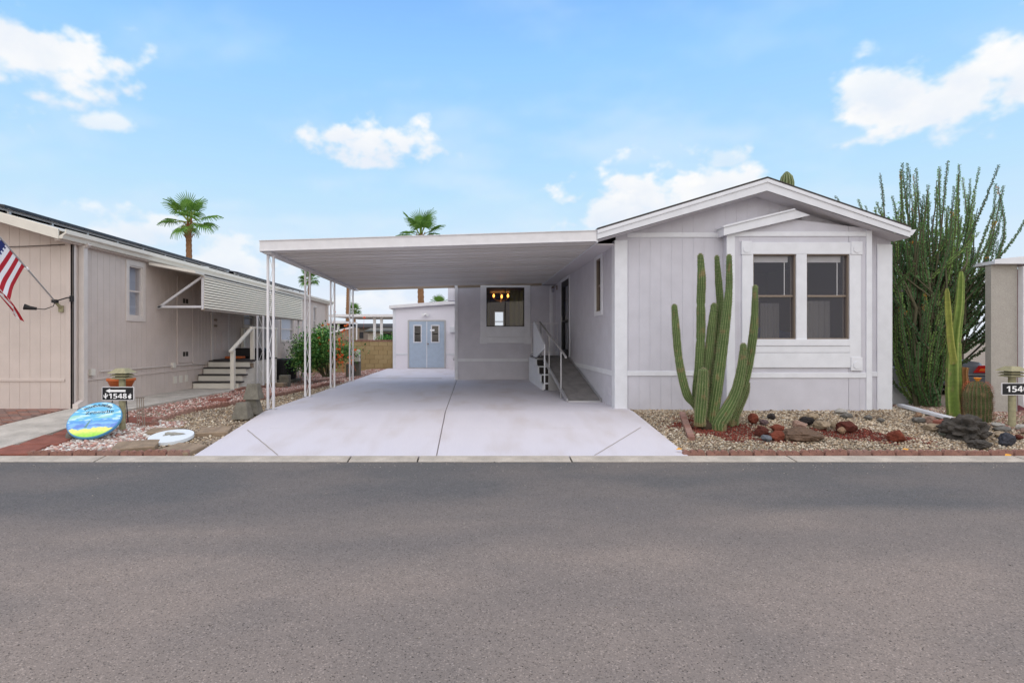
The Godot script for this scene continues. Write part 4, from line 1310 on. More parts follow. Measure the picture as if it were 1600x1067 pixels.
	# solar panels on rails
	for a in [[10.22, 9], [20.45, 8]]:
		for i in a[1]:
			var d0: float = a[0] + i * 1.06
			m = M.new()
			m.hexa([V(-8.3, 3.64, d0), V(-8.3, 3.64, d0 + 1.045), V(-9.35, 3.83, d0 + 1.045), V(-9.35, 3.83, d0), V(-8.3, 3.69, d0), V(-8.3, 3.69, d0 + 1.045), V(-9.35, 3.88, d0 + 1.045), V(-9.35, 3.88, d0)])
			var sp := part("solar_panel", m, K.panel, h)
			m = M.new(); m.box(-8.42, -8.38, 3.55, 3.66, d0 + 0.2, d0 + 0.25)
			part("clamp", m, K.alu, sp)
		m = M.new(); m.bar(V(-8.4, 3.63, a[0] - 0.1), V(-8.4, 3.63, a[0] + a[1] * 1.06 + 0.1), 0.035, 0.04)
		part("panel_rail", m, K.alu, h)

	# awning of louvred slats over the door
	var a := thing("door_awning", "cream slatted metal awning on lattice posts over the neighbour's side door", "awning", V(-6.3, 0, 17.3))
	for i in 12:
		m = M.new()
		var y := 2.03 + i * 0.062
		m.hexa([V(-6.275, y, 13.5), V(-6.262, y, 13.5), V(-6.262, y, 21.3), V(-6.275, y, 21.3), V(-6.285, y + 0.044, 13.5), V(-6.272, y + 0.044, 13.5), V(-6.272, y + 0.044, 21.3), V(-6.285, y + 0.044, 21.3)])
		part("slat", m, K.slat, a)
	m = M.new()
	m.hexa([V(-6.33, 2.76, 13.45), V(-6.25, 2.76, 13.45), V(-6.25, 2.76, 21.35), V(-6.33, 2.76, 21.35), V(-6.33, 2.82, 13.45), V(-6.25, 2.82, 13.45), V(-6.25, 2.82, 21.35), V(-6.33, 2.82, 21.35)])
	part("top_rail", m, K.cream, a)
	m = M.new()
	m.hexa([V(-7.3, 2.98, 13.0), V(-6.25, 2.79, 13.0), V(-6.25, 2.79, 21.4), V(-7.3, 2.98, 21.4), V(-7.3, 3.04, 13.0), V(-6.25, 2.85, 13.0), V(-6.25, 2.85, 21.4), V(-7.3, 3.04, 21.4)])
	part("awning_roof", m, K.cream, a)
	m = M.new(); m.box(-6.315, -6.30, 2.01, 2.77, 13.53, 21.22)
	part("backing_sheet", m, mat(Color8(104, 94, 82), 0.8), a)  # added behind the slats, dark brown so their gaps read as dark lines
	m = M.new(); m.box(-6.34, -6.25, 1.97, 2.015, 13.48, 21.3)
	part("bottom_rail", m, K.bronze, a)
	for d in [13.5, 21.25]:
		for q in [[V(-7.36, 2.03, d), V(-6.33, 2.76, d)], [V(-7.36, 2.06, d), V(-6.33, 2.06, d)], [V(-6.31, 2.0, d), V(-6.31, 2.8, d)]]:
			m = M.new(); m.bar(q[0], q[1], 0.05, 0.05)
			part("brace", m, K.metalwhite, a)
	lattice_post(a, -6.1, 16.6, -0.06, 1.98, 0.085, K.metalwhite)
	lattice_post(a, -6.28, 21.1, -0.23, 1.98, 0.085, K.metalwhite)

	# steps, landing, rails
	var s := thing("porch_steps", "cream wooden steps with dark carpeted treads and handrail at the neighbour's door", "steps", V(-6.8, 0, 15.3))
	for i in 4:
		var d0 := 15.2 + i * 0.29
		var y := 0.175 * i
		m = M.new(); m.box(wx + 0.03, -6.17 - i * 0.012, y - 0.1, y + 0.14, d0, 16.36)
		part("riser", m, K.cream, s)
		m = M.new(); m.cbox(Transform3D(Basis.IDENTITY, V((wx - 6.13) / 2 + 0.01, y + 0.16, d0 + 0.14)), Vector3(1.25 - i * 0.02, 0.036, 0.33), 0.008)
		part("tread", m, K.tread, s)
	m = M.new(); m.box(wx + 0.03, -6.22, 0.69, 0.725, 16.38, 18.4)
	part("landing", m, K.tread, s)
	m = M.new(); m.box(-6.28, -6.24, -0.15, 0.688, 16.4, 18.4); m.box(wx + 0.03, -6.3, -0.15, 0.688, 18.36, 18.4)
	part("side_panel", m, K.cream, s)
	m = M.new(); m.box(-6.23, -6.2, -0.12, 0.62, 16.1, 16.36)
	part("side_panel", m, K.paver, s)
	for q in [[V(-6.25, -0.02, 15.05), V(-6.25, 1.02, 15.05)], [V(-6.27, 0.5, 16.45), V(-6.27, 1.62, 16.45)], [V(-6.27, 0.7, 18.35), V(-6.27, 1.62, 18.35)], [V(-7.3, 0.7, 18.35), V(-7.3, 1.62, 18.35)]]:
		m = M.new(); m.bar(q[0], q[1], 0.1, 0.1)
		part("rail_post", m, K.cream, s)
	for q in [[V(-6.25, 0.98, 14.9), V(-6.27, 1.62, 16.4)], [V(-6.27, 1.64, 16.35), V(-6.27, 1.64, 18.45)], [V(-6.2, 1.64, 18.35), V(-7.35, 1.64, 18.35)]]:
		m = M.new(); m.bar(q[0], q[1], 0.09, 0.045)
		part("handrail", m, K.cream, s)
	m = M.new(); m.cbox(Transform3D(Basis.IDENTITY, V(-6.75, 0.88, 17.6)), Vector3(0.85, 0.3, 0.6), 0.05)
	solid("storage_tub", m, K.black, "low black plastic tub on the landing of the neighbour's steps", "tub", V(-6.75, 0.73, 17.6))
	m = M.new(); m.cbox(Transform3D(Basis.IDENTITY, V(-6.95, 0.765, 16.9)), Vector3(0.5, 0.07, 0.3), 0.02)
	solid("doormat_roll", m, K.terracotta, "orange mat lying in front of the neighbour's door", "mat", V(-6.95, 0.73, 16.9))

	# air conditioner and its pad
	var ac := thing("air_conditioner", "round black air conditioning unit beside the beige home", "air conditioner", V(-6.72, -0.18, 20.5))
	var prof := [[0.43, 0.06], [0.45, 0.1], [0.45, 0.72], [0.43, 0.77], [0.34, 0.79], [0.3, 0.76], [0.0, 0.76]]
	m = M.new(); m.lathe(V(-6.72, -0.18, 20.5), prof, 36)
	part("casing", m, K.blackmetal, ac)
	for i in 30:
		m = M.new()
		var p := V(-6.72, 0.23, 20.5) + Vector3(cos(TAU * i / 30), 0, sin(TAU * i / 30)) * 0.457
		m.bar(p + Vector3(0, -0.28, 0), p + Vector3(0, 0.28, 0), 0.012, 0.012)
		part("guard_bar", m, K.blackmetal, ac)
	m = M.new(); m.cbox(Transform3D(Basis.IDENTITY, V(-6.72, -0.16, 20.5)), Vector3(1.0, 0.1, 1.0), 0.01)
	part("pad", m, K.pier, ac)
	m = M.new(); m.cbox(Transform3D(Basis.IDENTITY, V(-5.75, 0.02, 17.7)), Vector3(0.3, 0.36, 0.22), 0.01)
	solid("cinder_block", m, K.pier, "small grey concrete block beside the black air conditioner", "concrete block", V(-5.75, -0.1, 17.7))
	m = M.new(); m.cbox(Transform3D(Basis.IDENTITY, V(-5.85, -0.06, 17.2)), Vector3(0.55, 0.12, 0.3), 0.01)
	solid("stone_slab", m, K.paver, "tan slab lying in front of the small concrete block", "slab", V(-5.85, -0.1, 17.2))

	# flag on its pole, clamp light
	var fp := thing("flag_pole", "slanted grey pole on a wall bracket with a draped American flag", "flag", V(-7.58, 1.915, 10.62))
	var pa := V(-7.58, 1.90, 10.58); var pb := V(-7.58, 3.18, 8.92)
	m = M.new(); m.tube([pa, pb], [0.014], 10)
	part("pole", m, K.alu, fp)
	m = M.new(); m.box(-7.62, -7.54, 1.8, 1.92, 10.6, 10.63); m.tube([V(-7.58, 1.86, 10.63), pa, pa.lerp(pb, 0.06)], [0.028], 8)
	part("bracket", m, K.olive, fp)
	var hoist := []
	var rows := []
	var nu := 27; var nv := 40
	for j in nv + 1:
		var row := []
		var t := j / float(nv)
		for i in nu:
			var u := i / float(nu - 1)                                    # along the pole, low end first
			var p := pa.lerp(pb, 0.5 + u * 0.48)
			# falls towards the street at first, then doubles back and hangs
			var l := t * 1.2
			var q := Vector3(0, 0, 0)
			q += Vector3(-0.06, -0.82, 0.52) * minf(l, 0.72)
			if l > 0.72: q += Vector3(0.10, -0.72, -0.55 + 0.1 * u) * (l - 0.72)
			q.y -= 0.05 * sin(u * PI) * t
			q.x += 0.06 * sin(u * 9.0 + t * 3.0) * t + 0.07 * smoothstep(0.4, 0.8, l)
			q.z += (0.0 - u) * 0.25 * smoothstep(0.45, 1.0, t)
			row.append(p + q - Vector3(0, 0.012, 0))
		rows.append(row)
	var cs := []
	for j in nv + 1: cs.append([])
	m = M.new()
	m.use_c = true
	for j in nv:
		for i in nu - 1:
			var stripe := 12 - int(i * 13.0 / (nu - 1))
			var red := stripe % 2 == 0
			var col := lin(178, 42, 52) if red else lin(236, 234, 236)
			if stripe < 7 and j < nv * 0.4:
				col = lin(44, 54, 110)
				if (j * 2 + i) % 4 == 0 and j % 2 == 0: col = lin(225, 228, 238)
			m.cur = col
			m.quad(rows[j][i], rows[j][i + 1], rows[j + 1][i + 1], rows[j + 1][i])
	part("flag", m, mat(Color.WHITE, 0.85, "", Vector3.ONE, {"vc": true, "two": true, "back": Color(0.4, 0.4, 0.4)}), fp)
	var cp := pa.lerp(pb, 0.46)
	m = M.new(); m.tube([cp, cp + (pb - pa) * 0.02], [0.026], 8)
	part("clip_ring", m, K.plainwhite, fp)
	var cl2 := thing("clamp_light", "small black clamp spotlight on the flag pole", "spotlight", V(-7.58, 2.0, 10.5))
	var c0 := pa.lerp(pb, 0.07)
	m = M.new(); m.obox(Transform3D(Basis.IDENTITY, c0), Vector3(0.08, 0.06, 0.08))
	m.tube([c0, V(-7.42, 2.06, 10.55), V(-7.36, 2.07, 10.6)], [0.012], 6)
	m.box(-7.4, -7.34, 1.99, 2.1, 10.58, 10.62)
	part("clamp", m, K.black, cl2)
	m = M.new(); m.tube([c0, V(-7.6, 1.9, 10.45), V(-7.72, 1.84, 10.4), V(-7.84, 1.85, 10.35)], [0.008], 6)
	part("gooseneck", m, K.black, cl2)
	m = M.new(); m.tube([V(-7.83, 1.85, 10.35), V(-7.92, 1.86, 10.32), V(-8.0, 1.88, 10.28)], [0.025, 0.035, 0.055], 12)
	part("lamp_head", m, K.black, cl2)
	m = M.new(); m.tube([V(-7.99, 1.88, 10.285), V(-8.005, 1.883, 10.275)], [0.042], 12)
	part("lens", m, K.plainwhite, cl2)

func beyond() -> void:
	# block wall behind the drive
	var w := thing("block_wall", "tan concrete block wall across the back between bush and shed", "wall", V(-5.5, 0, 26.0))
	var m := M.new(); m.box(-9.6, -3.55, -0.3, 1.2, 26.02, 26.2)
	part("mortar", m, K.mortar, w)
	var r := RandomNumberGenerator.new()
	r.seed = 6
	for j in 7:
		var x := -9.6 + (0.0 if j % 2 else -0.2)
		while x < -3.56:
			var x1 := minf(x + 0.392, -3.55)
			var x0 := maxf(x, -9.6)
			if x1 - x0 > 0.04:
				m = M.new()
				m.cbox(Transform3D(Basis.IDENTITY, V((x0 + x1) / 2, -0.2 + j * 0.2 + 0.096, 26.01)), Vector3(x1 - x0, 0.192, 0.06 + r.randf() * 0.004), 0.003)
				part("block", m, K.block[r.randi() % 3], w)
			x += 0.4
	m = M.new(); m.box(-9.6, -3.55, 1.2, 1.27, 25.96, 26.22)
	part("coping", m, K.brick, w)
	# utility pedestal by the bush
	var up := thing("utility_pedestal", "grey utility pedestal with pale meter box beside the flowering bush", "utility box", V(-4.15, 0, 20.6))
	m = M.new(); m.cbox(Transform3D(Basis.IDENTITY, V(-4.12, 0.4, 20.7)), Vector3(0.22, 0.9, 0.25), 0.01)
	part("post", m, K.pier, up)
	m = M.new(); m.cbox(Transform3D(Basis.IDENTITY, V(-4.1, 0.72, 20.5)), Vector3(0.24, 0.42, 0.16), 0.01)
	part("meter_box", m, K.cream, up)
	m = M.new(); m.cbox(Transform3D(Basis.IDENTITY, V(-4.32, 0.18, 20.3)), Vector3(0.2, 0.5, 0.25), 0.01)
	part("base_block", m, K.pier, up)
	# far carports and homes over the wall
	for q in [[-11.2, -3.6, 45.0, 3.05, 3.35, "flat white carport roof on two posts beyond the block wall", [-7.7, -7.15]], [-16.2, -11.5, 52.0, 2.75, 2.95, "second white carport roof beyond the wall, seen left of the flowering bush's top", [-14.0, -12.2]]]:
		var c := thing("far_carport", q[5], "carport", V((q[0] + q[1]) / 2, 0, q[2]), "carports beyond the block wall")
		m = M.new()
		m.hexa([V(q[0], q[3], q[2]), V(q[1], q[3], q[2]), V(q[1], q[3], q[2] + 6), V(q[0] + 1.2, q[3], q[2] + 6), V(q[0], q[3] + 0.2, q[2]), V(q[1], q[3] + 0.2, q[2]), V(q[1], q[3] + 0.2, q[2] + 6), V(q[0] + 1.2, q[3] + 0.2, q[2] + 6)])
		part("roof", m, K.metalwhite, c)
		for x in q[6]:
			m = M.new(); m.bar(V(x, 0, q[2] + 0.6), V(x, q[3], q[2] + 0.6), 0.2, 0.2)
			part("post", m, K.metalwhite, c)
	for q in [[-19.0, -3.0, 56.0, 1.5, 2.45, 2.55, "long low home with dark roof beyond the block wall", Color8(150, 140, 132)], [-9.2, -4.0, 51.0, 1.3, 1.95, 2.0, "low pale home with small dark window beyond the block wall", Color8(214, 206, 196)]]:
		var c := thing("far_home", q[6], "house", V((q[0] + q[1]) / 2, 0, q[2]), "homes beyond the block wall")
		m = M.new(); m.box(q[0], q[1], 0, q[4], q[2], q[2] + 6)
		part("wall", m, mat(q[7], 0.9, "blotch", Vector3(0.3, 0.3, 0.3)), c)
		m = M.new()
		m.hexa([V(q[0] - 0.3, q[4] - 0.1, q[2] - 0.4), V(q[1] + 0.3, q[4] - 0.1, q[2] - 0.4), V(q[1] + 0.3, q[4] - 0.1, q[2] + 6), V(q[0] - 0.3, q[4] - 0.1, q[2] + 6), V(q[0] - 0.3, q[4] + 0.05, q[2] - 0.4), V(q[1] + 0.3, q[4] + 0.05, q[2] - 0.4), V(q[1] + 0.3, q[5] + 0.35, q[2] + 3), V(q[0] - 0.3, q[5] + 0.35, q[2] + 3)])
		part("roof", m, K.shingle if q[4] > 2 else K.pier, c)
		for x in [q[0] + 1.6, (q[0] + q[1]) / 2, q[1] - 1.4]:
			m = M.new(); m.box(x - 0.45, x + 0.45, q[3] - 0.1, q[3] + 0.5, q[2] - 0.04, q[2] - 0.01)
			part("window", m, K.panel, c)
	var tr := thing("utility_trailer", "white framed trailer with sloping ramp beyond the block wall", "trailer", V(-10.5, 0, 42.0))
	m = M.new(); m.bar(V(-12.4, 1.25, 42), V(-8.6, 2.2, 42), 0.1, 0.12)
	part("ramp_rail", m, K.metalwhite, tr)
	m = M.new(); m.hexa([V(-12.6, 1.1, 42.1), V(-8.6, 1.1, 42.1), V(-8.6, 1.1, 44), V(-12.6, 1.1, 44), V(-12.6, 1.2, 42.1), V(-8.6, 2.15, 42.1), V(-8.6, 2.15, 44), V(-12.6, 1.2, 44)])
	part("body", m, K.paver, tr)
	m = M.new(); m.bar(V(-12.8, 2.5, 42), V(-8.4, 2.5, 42), 0.08, 0.08); m.bar(V(-8.4, 1.0, 42), V(-8.4, 2.5, 42), 0.08, 0.08); m.bar(V(-12.8, 1.0, 42), V(-12.8, 2.5, 42), 0.08, 0.08)
	part("frame", m, K.metalwhite, tr)
	for x in [-11.6, -9.4]:
		m = M.new(); m.tube([V(x, 0.4, 42.0), V(x, 0.4, 42.25)], [0.4], 16)
		part("wheel", m, K.black, tr)
	leafy("far_shrub", "rounded bright green shrub between the far carport posts and the shed", "shrub", V(-5.6, 0.7, 41.0), Vector3(1.35, 1.1, 1.0), 2600, 0.12, [lin(64, 130, 36), lin(84, 150, 48), lin(44, 100, 28)], 5)
	leafy("background_tree", "green leafy tree rising behind the right end of the roof", "tree", V(11.6, 3.6, 16.4), Vector3(1.5, 1.2, 1.2), 2600, 0.13, [lin(74, 120, 44), lin(96, 140, 56), lin(150, 140, 60), lin(52, 92, 36)], 6)
	# saguaro behind the roof
	m = M.new()
	ribbed(m, [V(10.95, 0, 20), V(10.95, 3.0, 20), V(10.95, 5.5, 20), V(10.95, 6.7, 20), V(10.95, 7.0, 20), V(10.95, 7.12, 20)], [0.2, 0.23, 0.22, 0.21, 0.15, 0.03], 14, 0.16, lin(112, 128, 84), lin(186, 190, 150), 40)
	solid("saguaro", m, K.cactus, "rounded saguaro tip showing above the shingled roof ridge", "cactus", V(10.95, 0, 20))
	# palms
	palm("tall fan palm with full crown above the solar panels", V(-13.75, 0, 28), 6.9, 0.15, 1.56, 14, 1)
	palm("fan palm crown showing above the carport's front fascia", V(-2.72, 0, 31), 6.75, 0.17, 1.56, 17, 2)
	palm("small fan palm head just above the shed roof", V(-2.95, 0, 52), 4.3, 0.15, 1.05, 20, 3)
	palm("distant palm seen between the first two carport posts", V(-19.8, 0, 70), 8.4, 0.2, 1.6, 20, 4)
	palm("tall thin palm trunk rising behind the far carport posts", V(-12.9, 0, 60), 8.6, 0.22, 1.5, 30, 5)
	palm("small drooping palm beside the tall thin trunk", V(-14.2, 0, 69.5), 4.6, 0.16, 1.1, 24, 6)

# one fan leaf on a stalk along +z, blade facing up
func frond_shape(droop: float, seed_: int) -> ArrayMesh:
	var r := RandomNumberGenerator.new()
	r.seed = seed_
	var m := M.new()
	m.use_c = true
	m.cur = lin(132, 150, 66)
	m.bar(Vector3(0, 0, 0), Vector3(0, 0.04, 0.5), 0.03, 0.02)
	var n := 26
	for i in n:
		var a := deg_to_rad(lerpf(-118, 118, i / float(n - 1)))
		var l := 0.5 * r.randf_range(0.88, 1.08) * (1.0 - 0.25 * pow(absf(a) / 2.2, 2))
		var s := Vector3(sin(a), 0, cos(a))
		var side := Vector3(cos(a), 0, -sin(a))
		var p := [Vector3(0, 0.04, 0.5)]
		var dirv := (s + Vector3(0, 0.12, 0)).normalized()
		for k in 3:
			p.append(p[-1] + dirv * l / 3)
			dirv = (dirv + Vector3(0, -droop * (0.25 + 0.5 * k) * r.randf_range(0.7, 1.3), 0)).normalized()
		var ws := [0.006, 0.02, 0.014, 0.002]
		m.cur = lin(118, 156, 70).lerp(lin(84, 128, 54), r.randf())
		for k in 3:
			var u := Vector3(0, 0.014, 0)
			for q in [-1, 1]:
				var e0: Vector3 = p[k] + side * q * ws[k]; var e1: Vector3 = p[k + 1] + side * q * ws[k + 1]
				if q > 0: m.quad(p[k] - u, e0, e1, p[k + 1] - u)
				else: m.quad(e0, p[k] - u, p[k + 1] - u, e1)
	return m.mesh(Vector3.ZERO)

var fronds := []

func palm(label: String, at: Vector3, high: float, rad: float, spread: float, n: int, seed_: int) -> void:
	if fronds.is_empty():
		for i in 4: fronds.append(frond_shape([0.4, 0.65, 0.9, 1.15][i], 40 + i))
	var r := RandomNumberGenerator.new()
	r.seed = seed_
	var t := thing("palm_tree", label, "palm tree", at, "fan palms behind the homes")
	var pts := []
	var rad_ := []
	var steps := int(high / 0.13)
	for i in steps + 1:
		var k := i / float(steps)
		pts.append(at + Vector3(0.05 * sin(k * 3.0 + seed_), high * k, 0.05 * cos(k * 2.0)))
		rad_.append(rad * (1.15 - 0.3 * k) * (1.07 if i % 2 else 0.95))
	var m := M.new()
	m.tube(pts, rad_, 12)
	part("trunk", m, K.bark, t)
	var top: Vector3 = pts[-1]
	m = M.new()
	for i in 26:                                               # old leaf bases under the crown
		var a := r.randf() * TAU
		var y := r.randf_range(-0.75, 0.15)
		var d := Vector3(cos(a), 0, sin(a))
		var p := top + Vector3(0, y, 0) + d * rad * 0.8
		m.bar(p, p + d * 0.14 + Vector3(0, 0.22, 0), 0.05, 0.03)
	part("leaf_bases", m, mat(Color8(132, 84, 58), 0.95), t)
	for i in n:
		var k := (i + 0.5) / n
		var el := lerpf(82, -38, pow(k, 0.85)) + r.randf_range(-8, 8)
		var az := i * 2.39996 + r.randf_range(-0.2, 0.2)
		var f := MeshInstance3D.new()
		f.name = "frond"
		f.mesh = fronds[clampi(int(k * 4.0 + r.randf_range(-0.4, 0.4)), 0, 3)]
		f.material_override = K.leafv
		t.add_child(f, true)
		var bs := Basis(Vector3.UP, az) * Basis(Vector3.RIGHT, -deg_to_rad(el)) * Basis(Vector3.BACK, r.randf_range(-0.4, 0.4))
		f.transform = Transform3D(bs.scaled_local(Vector3.ONE * spread * r.randf_range(0.88, 1.1)), top - at + Vector3(0, 0.1, 0))

var leaf_mesh: ArrayMesh
var rib_points := []

# a shrub or tree crown: stems and many small leaves in uneven clumps
func leafy(called: String, label: String, category: String, at: Vector3, size: Vector3, n: int, leaf: float, cols: Array, seed_: int) -> Node3D:
	var r := RandomNumberGenerator.new()
	r.seed = seed_
	var t := thing(called, label, category, Vector3(at.x, 0, at.z))
	var m := M.new()
	var clumps := []
	for i in 16:
		var d := Vector3(r.randfn(), r.randf_range(-0.4, 1.2), r.randfn()).normalized()
		var p := at + d * size * r.randf_range(0.45, 0.85)
		clumps.append([p, r.randf_range(0.22, 0.4)])
		var b := Vector3(at.x, 0, at.z) + Vector3(r.randfn() * 0.06, 0, r.randfn() * 0.06)
		m.tube([b, b.lerp(p, 0.5) + Vector3(0, 0.1, 0), p], [0.03, 0.02, 0.008], 5)
	part("stems", m, K.stemwood, t)
	if leaf_mesh == null:
		var q := M.new()
		q.quad(Vector3(0, 0, 0), Vector3(0.28, 0.06, 0.5), Vector3(0, 0, 1), Vector3(-0.28, 0.06, 0.5))
		leaf_mesh = q.mesh(Vector3.ZERO)
	var xs := []
	var cs := []
	for i in n:
		var c: Array = clumps[r.randi() % clumps.size()]
		var p: Vector3 = c[0] + Vector3(r.randfn(), r.randfn(), r.randfn()) * size * c[1] * 0.62
		var s := leaf * r.randf_range(0.6, 1.3)
		xs.append(Transform3D(Basis.from_euler(Vector3(r.randf_range(-1.2, 1.0), r.randf() * TAU, r.randf_range(-0.6, 0.6))).scaled_local(Vector3.ONE * s), p))
		cs.append(cols[r.randi() % cols.size()] * r.randf_range(0.8, 1.15))
	scatter("foliage", leaf_mesh, K.leafv, xs, cs, t)
	return t

# a fluted cactus stem with pale spine rows on the ribs
func ribbed(m: M, pts: Array, radii: Array, ribs: int, deep: float, body: Color, crest: Color, steps: int, waist := []) -> void:
	var cv := Curve3D.new()
	for i in pts.size():
		var tn: Vector3 = (pts[mini(i + 1, pts.size() - 1)] - pts[maxi(i - 1, 0)]) * 0.16
		cv.add_point(pts[i], -tn, tn)
	cv.bake_interval = 0.03
	var L := cv.get_baked_length()
	var at := []
	for p in pts: at.append(cv.get_closest_offset(p) / L)
	var rows := []
	var cols := []
	var scar := FastNoiseLite.new()
	scar.seed = 4; scar.frequency = 5.0; scar.fractal_octaves = 3
	var ref := Vector3(0.2, 0.05, 1).normalized()
	var per := 6
	var C := ribs * per
	for i in steps + 1:
		var t := i / float(steps)
		if t > 0.9: t = 0.9 + 0.1 * (1.0 - pow(1.0 - (t - 0.9) / 0.1, 2.0))
		var p := cv.sample_baked(t * L, true)
		var d := (cv.sample_baked(minf(t * L + 0.03, L), true) - cv.sample_baked(maxf(t * L - 0.03, 0), true)).normalized()
		var rad: float = radii[-1]
		for k in pts.size() - 1:
			if t <= at[k + 1]:
				rad = lerpf(radii[k], radii[k + 1], (t - at[k]) / maxf(at[k + 1] - at[k], 1e-4))
				break
		var pinch := 1.0
		for w in waist: pinch -= 0.14 * exp(-pow((t - w) * L / 0.025, 2.0))
		rad *= pinch * (1.0 + 0.02 * sin(t * L * 31.0))
		var s := d.cross(ref).normalized()
		ref = s.cross(d)
		var row := []
		var cr := []
		for k in C:
			var a := TAU * k / C
			var rib := cos(a * ribs)
			var rr := rad * (1.0 + deep * rib)
			row.append(p - (s * cos(a) - ref * sin(a)) * rr)
			var cc := body.lerp(crest, 1.0 if k % per == 0 else 0.0)
			if k % per == 3: cc = body * 0.85
			cc = cc.lerp(body * 1.15, 0.35 if pinch < 0.93 else 0.0)
			var sn := scar.get_noise_3dv(row[-1])
			cc = cc.lerp(lin(150, 128, 92), 0.75 * smoothstep(0.3, 0.5, sn + 0.45 * smoothstep(0.16, 0.0, t)))
			cr.append(cc * (1.0 + 0.25 * scar.get_noise_3dv(row[-1] * 0.5)))
		rows.append(row); cols.append(cr)
	m.grid(rows, true, cols)
	m.cur = body
	rib_points.clear()
	for i in range(1, rows.size()):
		for k in ribs:
			var o: Vector3 = rows[i][k * per]
			rib_points.append([o, (o - (rows[i][k * per] + rows[i][(k * per + C / 2) % C]) * 0.5).normalized()])

func edging(label: String, a: Vector2, b: Vector2, group := "") -> void:       # scalloped brick edging between two ground points (x, d)
	var l := (b - a).length()
	var n := int(l / 0.31)
	var t := thing("brick_edging", label, "garden edging", V(a.x, gy(a.x, a.y), a.y), group)
	var r := RandomNumberGenerator.new()
	r.seed = int(a.x * 100) + 7
	var dir := (b - a) / l
	var yaw := atan2(dir.y, dir.x)
	for i in n:
		var c := a + dir * (i + 0.5) * l / n
		var poly := PackedVector2Array([Vector2(-0.147, -0.05), Vector2(0.147, -0.05)])
		for k in 3:
			for q in 5: poly.append(Vector2(0.098 - k * 0.098 + 0.047 * cos(PI * q / 4.0), 0.018 + 0.04 * sin(PI * q / 4.0)))
		var m := M.new()
		var e := 0.1
		var slope := (gy((c + dir * e).x, (c + dir * e).y) - gy((c - dir * e).x, (c - dir * e).y)) / (2 * e)
		var x := Transform3D(Basis(Vector3.UP, yaw) * Basis(Vector3.BACK, slope + r.randf_range(-0.03, 0.03)), V(c.x, gy(c.x, c.y) + r.randf_range(-0.012, 0.008), c.y))
		m.prism(poly, x * Transform3D(Basis.IDENTITY, Vector3(0, 0, -0.035)), 0.07)
		part("edging_brick", m, [K.brick, K.brick2, K.brick][r.randi() % 3], t)

